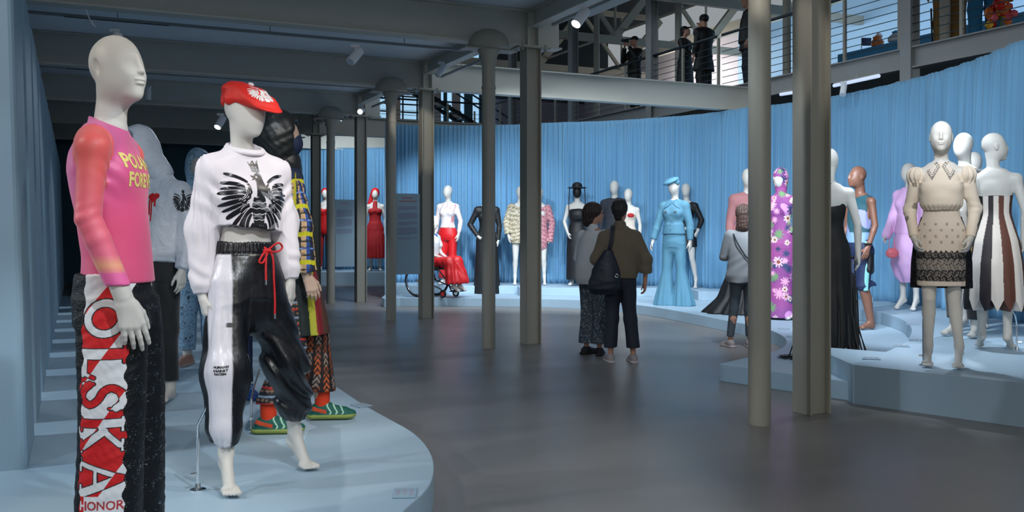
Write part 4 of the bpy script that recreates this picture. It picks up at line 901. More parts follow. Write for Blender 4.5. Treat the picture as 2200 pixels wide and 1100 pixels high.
# ===== mannequin in white hooded suit =====
def m4():
    f = Fig('mannequin', (-2.50, 6.6, PL), -16, 'mannequin in crinkled white hooded jacket with red heart and black trousers, behind the pink shirt', 'mannequin', MAL, 1.0, m=M['skinwhite'], h=.01, hh=.006, head='egg', hrot=(-20, 0, 0), hpos=(-.12, -.01, 1.785), kind_head_scale=.88,
            armL=((.26, .03, 1.21), (.25, -.05, .93)), armR=((-.26, .03, 1.21), (-.25, -.05, .95)), handL=dict(d=(0, -.1, -1), n=(-1, .2, 0), s=(0, -1, 0)))
    P = [loft([(.98, 0, 0, .19, .15), (1.03, 0, 0, .215, .17), (1.2, 0, 0, .22, .17), (1.4, 0, .01, .21, .155), (1.5, 0, .02, .17, .11), (1.57, 0, .02, .10, .09)], .03)]
    for i in (-1, 1):
        S = v3((i*.175, .02, 1.46)); E, Wr = v3(f.arms[i][0]), v3(f.arms[i][1]); d = (Wr-E)/np.linalg.norm(Wr-E); P += [rc((i*.06, .02, 1.53), S, .06, .075, .05), rc(S, E, .082, .08, .04), rc(E, Wr-d*.03, .08, .05, .04), rc(Wr-d*.05, Wr, .048, .05, .01, cuts=[(Wr, d)])]
    dsp = lambda X, Y, Z: .010*wob(X, Y, Z, 13, 6, 4, (1.4, 1, .6))+.006*wob(X, Y, Z, 34, 6, 9, (1.4, 1, .6))
    j = f.add('hooded_jacket', P, M['tyvek'], .0075, disp=dsp, label='crinkled white jacket')
    f.add('hood', [ell((-.13, -.01, 1.785), (.118, .145, .158), .04, rotm(-20)), rc((0, .02, 1.60), (-.09, .02, 1.72), .105, .095, .06), ell((-.185, -.165, 1.775), (.092, .15, .132), .012, rotm(-20), 's')], M['tyvek'], .0055, disp=lambda X, Y, Z: .005*wob(X, Y, Z, 30, 5, 9), parent=j)
    def ht(S, T):
        a = (np.hypot(S+.015, T-.05) < .021) | (np.hypot(S-.015, T-.05) < .021) | in_poly(S, T, [(-.033, .042), (.033, .042), (0, .005)])
        for x, l in ((-.018, .13), (-.004, .17), (.016, .07)): a |= (np.abs(S-x) < .004) & (T < .05) & (T > .05-l)
        c = np.zeros(S.shape+(3,)); c[...] = hexc('c4141a'); return c, a
    drape('heart_print', j, (.075, -.5, 1.38), (1, 0, 0), (0, 0, 1), .08, .3, .003, (0, 1, 0), ht, M['col'], j, label='dripping red heart')
    def eg(S, T):
        c = np.zeros(S.shape+(3,)); c[...] = hexc('22252c'); return c, eagle(S/.13, T/.15)
    drape('eagle_badge', j, (.36, -.4, 1.40), (.9, .44, 0), (0, 0, 1), .13, .16, .0022, (-.3, .95, 0), eg, M['col'], j, label='black eagle badge')
    P = [loft([(.86, 0, 0, .17, .12), (.97, 0, 0, .18, .13), (1.05, 0, 0, .16, .12)], .03)]
    for i in (-1, 1):
        K, A = v3(f.legs[i][0]), v3(f.legs[i][1]); e_ = A+v3((0, 0, .06)); P += [rc((i*.085, 0, .9), K, .095, .08, .03), rc(K, e_, .08, .06, .03, cuts=[(e_, v3((0, 0, -1)))])]
    f.add('trousers', P, M['black'], .009, disp=fold_disp(.006, 12, 2))
# ===== pale blue patterned hooded suit =====
def m5():
    f = Fig('mannequin', (-2.80, 8.4, PL), 10, 'mannequin in pale blue hooded suit with black line drawings, seen behind the white sweatshirt', 'mannequin', MAL, 1.0, m=M['skinwhite'], h=.012, hh=.008, head='egg', toes=False)
    def col(V):
        x, y, z = V.T; n = wob(x, y, z, 34, 4, 3); c = np.zeros((len(V), 3)); c[:] = hexc('93b6d0'); c[np.abs(n) < .05] = hexc('20303e'); c[np.abs(n-.8) < .05] = hexc('20303e'); return c
    P = f.torso(.04, .9, 1.56)+[ell((0, .01, 1.785), (.118, .14, .155), .04), rc((0, .03, 1.58), (0, .03, 1.72), .10, .11, .05), ell((0, -.15, 1.77), (.08, .1, .11), .015, op='s')]
    for i in (-1, 1): P += f.sleeve(i, .03, .025, .01); K, A = v3(f.legs[i][0]), v3(f.legs[i][1]); e_ = A+v3((0, 0, .05)); P += [rc((i*.085, 0, .9), K, .10, .085, .03), rc(K, e_, .085, .07, .03, cuts=[(e_, v3((0, 0, -1)))])]
    f.add('hooded_suit', P, M['col'], .008, disp=fold_disp(.008, 14, 5), color=col, label='pale blue suit with black drawings')
    for i in (-1, 1): shoe(f, i, (hexc('c9b6aa'), hexc('b98d7c'), None), h=.008)
def m6():
    f = Fig('mannequin', (-1.84, 6.75, PL), 20, 'mannequin in dark blue suit and blue trainers, hidden behind the white sweatshirt', 'mannequin', MAL, .96, m=M['skinwhite'], h=.012, hh=.008, head='egg', toes=False, legL=((.10, -.03, .5), (.13, -.08, .095), (.8, -1)), legR=((-.09, 0, .5), (-.06, .02, .095), (.2, -1)))
    P = f.torso(.02, .9, 1.56)
    for i in (-1, 1): P += f.sleeve(i, .018, .015, .01); K, A = v3(f.legs[i][0]), v3(f.legs[i][1]); e_ = A+v3((0, 0, .02)); P += [rc((i*.085, 0, .9), K, .095, .065, .03), rc(K, e_, .065, .045, .03, cuts=[(e_, v3((0, 0, -1)))])]
    f.add('suit', P, M['navy'], .009, disp=fold_disp(.006, 12, 1))
    for i in (-1, 1): shoe(f, i, (hexc('24508e'), hexc('1b4684'), (hexc('8fb0dc'), hexc('3a70b8'))), name='trainer', h=.006, label='blue trainer')
m1(); m2(); m3(); m4(); m5(); m6()
def place(px, Y, z, ytop, extra=0): return Vector(((px-1100)/F*Y, Y, z)), (CH+(HY-ytop)*Y/F-z)/(1.885+extra)
M['tail'] = mat('mannequin_brown', hexc('7d5646'), .45)
M['skin'] = mat('skin', hexc('b98a74'), .55)
M['hair'] = mat('dark_hair', hexc('2a1d1a'), .55, bump=(60, .6, (1, 1, .2)))
M['hairb'] = mat('black_hair', hexc('141213'), .55, bump=(60, .6, (1, 1, .2)))
M['red'] = mat('red_satin', hexc('c4161c'), .45, bump=(20, .2))
M['redk'] = mat('red_knit', hexc('a8141c'), .7, bump=(200, .4))
M['lilac'] = mat('lilac_silk', hexc('d5a9d8'), .5, bump=(12, .2))
M['denim'] = mat('light_denim', hexc('5d93ad'), .75, var=(9, .85), bump=(160, .25))
M['gown'] = mat('black_gown', hexc('090b0f'), .6, bump=(16, .3))
M['pinkjk'] = mat('pink_wool', hexc('a87274'), .75)
M['charcoal'] = mat('charcoal_wool', hexc('2a2e38'), .8); M['greyc'] = mat('light_grey_cotton', hexc('9a9ea3'), .85, bump=(90, .2))
M['olive'] = mat('olive_wool', hexc('6a5f50'), .85, var=(7, .85), bump=(90, .3), sheen=.1)
M['greyk'] = mat('pale_grey_knit', hexc('c4c8ce'), .85, bump=(120, .3))
M['jeans'] = mat('dark_trousers', hexc('1b2230'), .75, bump=(80, .15))
M['greyj'] = mat('grey_jeans', hexc('4c555e'), .8, var=(6, .7), bump=(90, .2))
M['dotty'] = sparkle('spotted_trousers', hexc('47525e'), hexc('8d98a4'), 90, .8, .8)
M['dotty'].node_tree.nodes['Principled BSDF'].inputs['Metallic'].default_value = 0
for l_ in list(M['dotty'].node_tree.links):
    if l_.to_socket.name == 'Metallic': M['dotty'].node_tree.links.remove(l_)
M['bag'] = mat('navy_bag', hexc('121b2a'), .55, bump=(18, .4))
M['cream'] = mat('cream_wool', hexc('d0c3b6'), .7)
M['trainer'] = mat('canvas_grey', hexc('a09a9c'), .7)
def top(f, z0, z1, g, m, sl=None, h=None, disp=None, name='top', color=None, cuts=(), extra=(), label=None, g2=None):
    P = f.torso(g, z0, z1)+list(extra)
    if sl:
        for i in (-1, 1): P += f.sleeve(i, sl[0], sl[1], sl[2])
    return f.add(name, P, m, h, cuts=cuts, disp=disp or fold_disp(.003, 14), color=color, label=label)
def pants(f, g, hem, m, gk=None, gh=None, name='trousers', waist=1.08, color=None, disp=None, h=None, label=None):
    gk = g if gk is None else gk; gh = g if gh is None else gh; b = f.base; rows = f.clip([(z, cx, cy, rx+g*.6, ry+g*.6) for z, cx, cy, rx, ry in b['torso']], .85, waist); P = [loft(rows, .03)]
    for i in (-1, 1):
        H = v3((i*b['hip'][0], b['hip'][1], b['hip'][2])); K, A = v3(f.legs[i][0]), v3(f.legs[i][1]); e_ = A+v3((0, 0, hem)); P += [rc(H, K, b['leg'][0]+g, b['leg'][1]+gk, .04), rc(K, e_, b['leg'][1]+gk, b['leg'][3]+gh, .03, cuts=[(e_, v3((0, 0, -1)))])]
    return f.add(name, P, m, h, disp=disp or fold_disp(.005, 12, 3), color=color, label=label)
def skirt(f, rows, m, folds=0, nf=14, name='skirt', color=None, h=None, label=None, disp=None, cuts=(), extra=()):
    z0, z1 = rows[0][0], rows[-1][0]
    return f.add(name, [loft(rows, .02, fold=(lambda t, z: 1+folds*np.clip((z1-z)/(z1-z0)*1.6, 0, 1)*(np.sin(nf*t+1.5*np.sin(2*t))*.7+.3*np.sin(nf*2.3*t))) if folds else None)]+list(extra), m, h, color=color, label=label, disp=disp or fold_disp(.003, 10, 4), cuts=cuts)
FZ = dict(h=.011, hh=.0075, toes=False)
Zq = T2
# ---- beige dress, frontmost on the right ----
def r1():
    loc, s = place(2022, 7.27, T2, 260)
    f = Fig('mannequin', loc, -25, 'white mannequin in beige puff-sleeved dress with black lace hem, frontmost on the right plinth', 'mannequin', FEM, s, h=.007, hh=.0045, head='ear', lift=.07,
            armR=((-.225, .05, 1.21), (-.19, -.05, .985)), armL=((.235, .05, 1.21), (.20, -.04, .985)), handR=dict(d=(.25, -.6, -.8), n=(.7, .3, .3), s=(.2, -.9, .5), curl=.5), handL=dict(d=(-.2, -.6, -.8), n=(-.7, .3, .3), s=(-.2, -.9, .5), curl=.5),
            legR=((-.085, -.03, .52), (-.09, .0, .155), (-.05, -1)), legL=((.09, .0, .52), (.125, -.01, .155), (-.1, -1)))
    rows = [(1.20, 0, -.01, .122, .10), (1.235, 0, -.015, .15, .125), (1.30, 0, -.012, .16, .13), (1.40, 0, -.002, .158, .122), (1.47, 0, .008, .14, .095), (1.52, 0, .014, .10, .068), (1.565, 0, .016, .064, .06)]
    def bc(V):
        x, y, z = V.T; c = np.zeros((len(V), 3)); c[:] = hexc('dccfbf'); n = wob(x, y, z, 24, 3, 11); c[(np.abs(x) > .17) & (n > 1.0)] = hexc('8d8478'); return c
    P = [loft(rows, .03)]+[ell((i*.072, -.075, 1.37), (.07, .05, .06), .04) for i in (-1, 1)]
    for i in (-1, 1):
        S = v3((i*.165, .012, 1.475)); E, Wr = v3(f.arms[i][0]), v3(f.arms[i][1]); d = (Wr-E)/np.linalg.norm(Wr-E); m_ = S+(E-S)*.35
        P += [ell(S+v3((i*.012, 0, -.005)), (.07, .066, .068), .02), rc(m_, E, .052, .046, .03), rc(E, Wr-d*.01, .046, .034, .02, cuts=[(Wr-d*.01, d)])]
    def ds(X, Y, Z):
        w = .003*wob(X, Y, Z, 15, 5, 3)
        for i in (-1, 1):
            E = f.arms[i][0]; r = np.sqrt((X-E[0])**2+(Y-E[1])**2+(Z-E[2])**2); w = w+.003*np.exp(-(r/.07)**2)*np.sin((Z+.4*Y)*120); w = w+.004*(X*i > .12)*(Z > 1.4)*np.sin(np.arctan2(Y, X*i-.165)*11)
        w = w+.003*np.sin(np.arctan2(Y, X)*24)*np.exp(-((Z-1.215)/.03)**2); return w
    b = f.add('blouse', P, M['col'], .006, disp=ds, color=bc, label='beige blouse with puffed sleeves')
    def col_(S, T):
        c = np.zeros(S.shape+(3,)); c[...] = hexc('d9cfc4'); a = np.zeros(S.shape, bool)
        for i in (-1, 1):
            x = S*i; pl = [(.006, .035), (.055, .10), (.075, .085), (.105, .03), (.085, -.03), (.062, -.075)]; sd = poly_sd(x, T, pl); a |= sd < 0
            zz = np.abs(sd+.012+.005*np.sign(((T*75) % 1)-.5)) < .003; c[(sd < 0) & (zz | (sd > -.003)) & (T < .09)] = hexc('17181c')
        return c, a
    drape('collar', b, (0, -.5, 1.50), (1, 0, 0), (0, .0, 1), .24, .22, .003, (0, 1, 0), col_, M['col'], b, .006, label='pointed collar with black zigzag trim')
    def sc(V):
        x, y, z = V.T; c = np.zeros((len(V), 3)); c[:] = hexc('d8cbbd'); n = wob(x, y, z, 60, 4, 2); u = x*13; v = z*11
        dm = (np.abs(((u+v) % 1)-.5)+np.abs(((u-v) % 1)-.5)); c[(dm < .22) & (z > .93) & (z < 1.12) & (y < .02)] = hexc('a2968a')
        th = np.arctan2(y, x); zz = z+.008*np.cos(th*22); l = (zz < .885) & (z > .66); c[l] = hexc('8f877f'); q = np.sin(th*34+2*np.sin(z*70))*np.sin(z*190+1.5*np.sin(th*17)); c[l & (q > .35)] = hexc('17171b'); c[(zz < .885) & (zz > .82) & (q > -.35)] = hexc('131317'); c[(z < .745) & (z > .66) & (q > -.25)] = hexc('131317'); return c
    rows = [(.62, 0, -.005, .172, .115), (.70, 0, -.005, .172, .12), (.9, 0, .005, .18, .128), (.98, 0, .01, .182, .128), (1.06, 0, .005, .168, .115), (1.14, 0, 0, .135, .096), (1.22, 0, -.004, .122, .09)]
    skirt(f, rows, M['col'], .012, 22, color=sc, h=.0055, label='beige skirt with black lace band')
    skirt(f, [(.60, 0, .035, .215, .11), (.8, 0, .035, .21, .11), (1.0, 0, .03, .19, .11), (1.15, 0, .02, .14, .09)], M['lace'], .05, 12, name='back_panel', h=.008, cuts=[plane((0, -.03, 0), (0, -1, 0))], label='black lace back panel')
    stand(f.root, -.125, -.0, [(-.125, .0, .36)], .36)
M['lace'] = sparkle('black_lace', hexc('101014'), hexc('2c2b30'), 90, .7, .8)
# ---- striped strapless dress seen from behind ----
def r3():
    loc, s = place(2137, 8.3, T2, 285)
    f = Fig('mannequin', loc, 150, 'white mannequin seen from behind in strapless brown, cream and black striped dress', 'mannequin', FEM, s, h=.008, hh=.0055, head='ear', hrot=(-62, 0, 0), lift=.07, toes=False,
            armL=((.25, .04, 1.2), (.24, -.03, .97)), armR=((-.235, .04, 1.2), (-.22, -.02, .97)))
    def cc(V):
        x, y, z = V.T; th = (np.arctan2(y, x)/(2*np.pi)*15+50.4); k = np.floor(th).astype(int); u = th-k; P_ = [hexc(q) for q in ('d3cbc3', '4b2e27', 'd6cfc8', '191c1c', 'cfc7c0', '251d22', 'd3cbc3', '5a3226')]
        c = np.array([P_[i] for i in k % 8]); n = wob(x, y, z, 40, 4, 7); fl = (k % 8 == 3); c[fl & (n > .8)] = hexc('b98a3a'); c[fl & (n < -.9)] = hexc('93a38e'); c[z > 1.335] = hexc('3e2620'); return c
    rows = [(.33, 0, 0, .26, .23), (.5, 0, .01, .25, .22), (.75, 0, .02, .225, .19), (.95, 0, .02, .195, .145), (1.08, 0, .01, .155, .11), (1.18, 0, .0, .128, .09), (1.28, 0, -.005, .135, .098), (1.365, 0, -.01, .145, .105)]
    P = [loft(rows, .02, fold=lambda t, z: 1+.02*np.sin(15*t+.9)*np.clip((1.0-z)*2, 0, 1))]
    V, Q = sdf_mesh(P, .005); th = np.arctan2(V[:, 1], V[:, 0])/(2*np.pi)*15+50.4
    # pointed hem
    lim = .345+.10*np.abs((th % 1)-.5)*2; low = V[:, 2] < .52; V[low, 2] = lim[low]+(V[low, 2]-.33)*(.52-lim[low])/.19
    o = link_mesh('striped_dress', V, Q, M['col'], f.root, True, cc(V)); o['label'] = 'strapless dress of striped panels with pointed hem'
    stand(f.root, -.17, .0, [(-.16, .02, .30), (-.12, .04, .38)], .22)
def r2():
    loc, s = place(2070, 9.3, T2, 285)
    f = Fig('mannequin', loc, -55, 'white mannequin in black top and black trousers, half hidden behind the beige dress', 'mannequin', MAL, s, head='egg', **FZ)
    top(f, 1.0, 1.5, .012, M['black'], None, extra=[rc((-.1, 0, 1.42), (.05, .03, 1.52), .05, .03, .03)]); pants(f, .012, .08, M['black'], .02, .03)
    loc, s = place(2093, 10.2, T2, 326)
    f = Fig('mannequin', loc, -40, 'white mannequin almost hidden between the beige and striped dresses', 'mannequin', FEM, s, head='egg', **FZ); top(f, .9, 1.4, .01, M['black'])
def r4():
    loc, s = place(1952, 12.4, T2, 350)
    f = Fig('mannequin', loc, -62, 'white mannequin in lilac long-sleeved draped dress with small pink handbag', 'mannequin', FEM, s, head='egg', lift=.08, armR=((-.22, .0, 1.22), (-.22, -.13, .99)), h=.011, hh=.0075, toes=False)
    P = f.torso(.02, 1.0, 1.56)
    for i in (-1, 1):
        S = v3((i*.165, .012, 1.475)); E, Wr = v3(f.arms[i][0]), v3(f.arms[i][1]); P += [rc(S, E, .055, .065, .04), rc(E, Wr, .065, .06, .03), rc(Wr, Wr+(Wr-E)*.12, .05, .055, .01)]
    rows = [(.36, .02, -.02, .10, .08), (.44, .02, .0, .20, .14), (.6, .01, .02, .24, .20), (.8, 0, .02, .22, .175), (1.0, 0, .01, .18, .13), (1.2, 0, 0, .14, .1)]
    P.append(loft(rows, .04, fold=lambda t, z: 1+.10*np.clip((1.0-z)*1.8, 0, 1)*np.sin(5*t+4*z)))
    f.add('dress', P, M['lilac'], .009, disp=fold_disp(.008, 10, 2), label='lilac draped dress')
    # bag hanging from the hand
    b = empty('handbag', (f.root.location.x-.19, f.root.location.y-.12, f.root.location.z), 0)
    p = at(1917, 545, 12.2); b.location = p; tag(b, 'small pink handbag hanging from the hand of the lilac dress', 'handbag')
    piece('pouch', [ell((0, 0, 0), (.085, .035, .062), .02), ell((0, 0, .03), (.06, .03, .045), .03)], .005, M['coral'], b, disp=lambda X, Y, Z: .003*wob(X, Y, Z, 60, 4))
    MB().tube([(-.045, 0, .05), (-.03, .02, .17), (.0, .03, .36), (.03, .02, .17), (.045, 0, .05)], .004, 6).build('strap', M['coral'], b, True)
M['coral'] = mat('coral_leather', hexc('dc6a74'), .5)
def r5():
    loc, s = place(1846, 11.5, T1, 358)
    f = Fig('mannequin', loc, -70, 'brown mannequin in teal and lavender top and navy shorts, holding a black shoe', 'mannequin', MAL, s, m=M['tail'], h=.01, hh=.007, head='ear', hrot=(-10, 0, 0), hpos=(0, -.03, 1.77), toes=False, armL=((.24, .02, 1.2), (.22, -.06, .96)),
            legL=((.09, -.02, .5), (.10, .08, .085), (0, -1)), legR=((-.09, -.03, .5), (-.1, -.12, .085), (0, -1)))
    def c1(V):
        x, y, z = V.T; c = np.zeros((len(V), 3)); c[:] = hexc('20505e'); c[(np.sin(x*18+z*14) > .2) & (z < 1.38)] = hexc('8e93c0'); c[(z < 1.12)] = hexc('7d9fc4'); return c
    f.add('vest', [q for q in f.torso(.012, 1.0, 1.52)]+[], M['col'], .009, color=c1, cuts=[plane((.155, 0, 0), (1, 0, .0)), plane((-.155, 0, 0), (-1, 0, 0))], label='teal and lavender vest'); pants(f, .012, .42, M['navy'], .012, .025, name='shorts')
    skirt(f, [(.45, .12, -.03, .05, .03), (.7, .13, -.02, .05, .04), (1.02, .13, 0, .05, .06)], M['aqua'], .1, 5, name='sash')
    MB().tube([tuple(v3(f.arms[1][1])+v3((math.cos(a)*.034, math.sin(a)*.034, .03))) for a in np.linspace(0, 6.28, 13)], .012, 6).build('watch', M['gown'], f.root, True)
    t = empty('shoe', at(1868, 562, 11.35), math.radians(-40)); tag(t, 'black shoe hanging from the hand of the brown mannequin', 'shoe')
    piece('upper', [rc((0, 0, .09), (0, -.02, -.10), .045, .04, .02), rc((0, .02, .08), (0, .03, -.08), .03, .03, .03)], .006, M['gown'], t, disp=fold_disp(.004, 40, 1)); piece('sole', [rc((0, .045, .10), (0, .045, -.11), .04, .045, .02, ((0, 1, 0), .35))], .006, M['dark'], t)
    stand(f.root, .02, .17, [(.04, .15, .38)], .3)
M['aqua'] = mat('aqua_cloth', hexc('79b7b8'), .6)
def r6():
    loc, s = place(1781, 8.8, T1, 318)
    f = Fig('mannequin', loc, 160, 'white mannequin seen from behind in long black fringed halter dress, beside the nearest steel column', 'mannequin', FEM, s, h=.009, hh=.006, head='egg', toes=False, armR=((-.24, .03, 1.2), (-.245, .0, .95)))
    rows = [(.12, 0, .0, .21, .17), (.3, 0, .0, .22, .18), (.6, 0, .01, .20, .155), (.9, 0, .018, .188, .14), (1.02, 0, .012, .172, .118), (1.1, 0, 0, .14, .096), (1.2, 0, -.004, .124, .09), (1.3, 0, 0, .138, .102), (1.40, 0, -.01, .15, .11)]
    P = [loft(rows, .02, fold=lambda t, z: 1+.03*np.clip((1.0-z)*1.5, 0, 1)*np.sin(17*t))]
    d = f.add('dress', P, M['gown'], .008, disp=fold_disp(.005, 16, 3), cuts=[plane((0, .06, 1.40), (0, .75, .66))], label='black fringed dress')
    MB().tube([(math.cos(a)*.058, .02+math.sin(a)*.056, 1.56) for a in np.linspace(0, 6.29, 17)], .006, 6).build('neck_cord', M['gown'], f.root, True)
    rnd = random.Random(9); mb = MB()
    for i in range(90):
        a = rnd.uniform(0, 6.28); r = rnd.uniform(.8, 1.03); x, y = math.cos(a)*.24*r, math.sin(a)*.19*r; z = rnd.uniform(.12, .75); o = rnd.uniform(1.05, 1.4)
        mb.tube([(x*.97, y*.97, z+.15), (x*1.02, y*1.02, z*.6), (x*o, y*o, .02), (x*o+rnd.uniform(-.06, .06), y*o+rnd.uniform(-.06, .06), .006)], .008, 4)
    o = mb.build('fringe', M['gown'], d, True); o['kind'] = 'stuff'
    rnd = random.Random(3); mb = MB()
    for i in range(16):
        a = rnd.uniform(-.6, 1.2); x, y = .215*math.cos(a), .165*math.sin(a); pts = [(x, y, .12), (x+.06, y+.03, .03)]
        for k in range(3): pts.append((x+.09+.06*k+rnd.uniform(-.03, .03), y+rnd.uniform(-.1, .1), .007))
        mb.tube([tuple(p) for p in crom(pts, 5)], .0035, 4)
    mb.build('loose_cords', M['gown'], d, True)['kind'] = 'stuff'
def floral(V):
    x, y, z = V.T; c = np.zeros((len(V), 3)); n = wob(x, y, z, 9, 4, 5); c[:] = mixc(hexc('a6508f'), hexc('7d3f86'), .5+.5*n); c[n > .9] = hexc('c98ac6'); rs = np.random.RandomState(12)
    for k in range(max(6, int(150*min(1, len(V)/26000)))):
        p = V[rs.randint(len(V))]; d = V-p; r = np.linalg.norm(d, axis=1); a = np.arctan2(d[:, 2], d[:, 0]+d[:, 1]); R = rs.uniform(.03, .075); col = hexc(('e3b9ce', 'e0d2c8', '2e3f66', '6d9466', 'e2a3c4')[k % 5])
        m = r < R*(.72+.28*np.cos(a*9)); c[m] = col
        if k % 5 < 2: c[r < R*.32] = hexc('8a4a2c')
    return c
def r7():
    loc, s = place(1677, 12.8, T1, 362)
    f = Fig('mannequin', loc, -38, 'mannequin covered head to floor in purple daisy-print gown, hand on hip', 'mannequin', FEM, s, head='egg', h=.01, hh=.0075, toes=False, armL=((.33, .04, 1.27), (.16, -.06, 1.10)), armR=((-.3, .04, 1.27), (-.15, -.06, 1.10)), handL=dict(off=1), handR=dict(off=1))
    P = f.torso(.012, .9, 1.56)+[rc((0, .02, 1.5), (0, 0, 1.66), .062, .058, .03)]
    for i in (-1, 1): P += f.sleeve(i, .012, .012, .0)
    P += [loft([(.03, 0, .0, .20, .17), (.2, 0, 0, .155, .135), (.45, 0, .0, .15, .13), (.8, 0, .01, .178, .135), (.95, 0, .015, .188, .135)], .03)]
    f.add('gown', P, M['col'], .0075, disp=fold_disp(.005, 12, 1), color=floral, label='purple floral gown')
    f.add('hood', [ell((0, .005, 1.775), (.092, .112, .125), .02), rc((0, .02, 1.6), (0, .01, 1.7), .07, .08, .04), ell((0, -.11, 1.735), (.07, .06, .045), .01, op='s')], M['col'], .007, color=floral)
    stand(f.root, .28, -.02, [(.24, 0, .26), (.12, .0, .30)], .24)
def r8():
    loc, s = place(1607, 13.7, T1, 362)
    f = Fig('mannequin', loc, -8, 'white mannequin in dusty pink blazer over wide black trained skirt, behind the nearest round column', 'mannequin', FEM, s, head='egg', **FZ)
    top(f, 1.05, 1.52, .03, M['pinkjk'], (.025, .02, .02), name='blazer', label='dusty pink blazer')
    def rows(): return [(.0, .03, .05, .60, .42), (.08, .03, .05, .52, .38), (.2, .03, .04, .40, .30), (.5, .02, .02, .28, .22), (.8, 0, .01, .21, .15), (1.08, 0, 0, .15, .1)]
    skirt(f, rows(), M['gown'], .07, 11, h=.011, label='wide black skirt with train')
def r9():
    loc, s = place(1448, 15.2, T1, 383)
    f = Fig('mannequin', loc, -30, 'mannequin in pale blue denim jacket, flared denim trousers and matching beret', 'mannequin', FEM, s, head='egg', hrot=(-12, 14, 0), armL=((.24, .02, 1.2), (.25, .0, .95)), armR=((-.25, .0, 1.2), (-.31, -.05, .96)), **FZ)
    j = top(f, 1.07, 1.55, .02, M['denim'], (.022, .018, .02), name='jacket', label='pale denim jacket', extra=[loft([(1.06, 0, 0, .165, .125), (1.2, 0, 0, .15, .115)], .04)])
    def cf(S, T):
        a = np.zeros(S.shape, bool); c = np.zeros(S.shape+(3,)); c[...] = hexc('5d93ad')
        for i in (-1, 1): sd = poly_sd(S*i, T, [(.004, .03), (.05, .08), (.085, .05), (.125, -.06), (.06, -.03)]); a |= sd < 0; c[np.abs(sd+.006) < .003] = hexc('3f6f8a')
        return c, a
    drape('collar', j, (0, -.5, 1.49), (1, 0, 0), (0, 0, 1), .28, .2, .004, (0, 1, 0), cf, M['col'], j, .010)
    for k in range(5): MB().lathe((.0, -.155, 1.12+.075*k), [(.001, 0), (.008, .0), (.008, .012), (.001, .012)], 8).build('stud', M['chrome'], j, True)
    for x in (-.075, .075): MB().tube([(x-.02, -.15, 1.385), (x+.02, -.15, 1.385)], .012, 8).build('stud', M['chrome'], j, True)
    P = [ell((0, .0, .84), (.11, .09, .09), .05), loft([(.86, 0, .01, .15, .12), (.95, 0, .012, .18, .13), (1.02, 0, .012, .172, .12), (1.12, 0, 0, .135, .095)], .03)]
    for i in (-1, 1): P += [loft([(.0, i*.15, .0, .17, .14), (.1, i*.145, 0, .155, .13), (.3, i*.13, 0, .115, .10), (.52, i*.11, 0, .075, .078), (.75, i*.095, .005, .088, .09), (.92, i*.085, .01, .095, .1)], .03, fold=lambda t, z: 1+.05*np.clip((.5-z)*3, 0, 1)*np.sin(9*t))]
    f.add('flared_trousers', P, M['denim'], .009, disp=fold_disp(.004, 14, 2), label='flared denim trousers')
    c = f.hc; R = f.R; Rt = R@rotm(0, 8, -14)
    f.add('beret', [ell(c+R@v3((-.02, -.03, .085)), (.125, .125, .042), .02, Rt), rc(c+R@v3((-.06, 0, .06)), c+R@v3((.06, 0, .06)), .045, .045, .03)], M['denim'], .007, label='pale blue beret')
def r10():
    loc, s = place(1474, 17.3, T2, 394)
    f = Fig('mannequin', loc, -35, 'white mannequin in black long-sleeved top and short black skirt, behind the denim outfit', 'mannequin', FEM, s, head='egg', hrot=(20, 0, 0), lift=.08, legL=((.13, -.03, .53), (.19, .0, .16), (.3, -1)), armL=((.28, .05, 1.22), (.20, .02, 1.0)), **FZ)
    top(f, 1.1, 1.5, .012, M['gown'], (.01, .01, .08), name='top'); skirt(f, [(.74, 0, .01, .20, .14), (.9, 0, .012, .19, .13), (1.05, 0, .01, .17, .115)], M['gown'], .03, 12)
def r11():
    loc, s = place(1320, 18.05, T2, 388); f = Fig('mannequin', loc, -20, 'white mannequin in dark grey jacket, behind the person in the olive jacket', 'mannequin', MAL, s, head='egg', **FZ)
    top(f, .95, 1.55, .03, M['charcoal'], (.02, .02, .02), name='jacket'); pants(f, .01, .05, M['black'], .02, .03)
    loc, s = place(1350, 17.35, T2, 405); f = Fig('mannequin', loc, -25, 'white mannequin in sheer white dress with red bra, right of the dark grey jacket', 'mannequin', FEM, s, head='egg', **FZ)
    top(f, 1.05, 1.42, .012, M['cream'], None, name='slip'); skirt(f, [(.3, 0, .01, .24, .2), (.9, 0, .01, .19, .135), (1.1, 0, 0, .15, .1)], M['cream'], .04, 12)
    f.add('bra', [ell((i*.072, -.085, 1.37), (.07, .05, .05), .02) for i in (-1, 1)], M['redk'], .008, label='red bra')
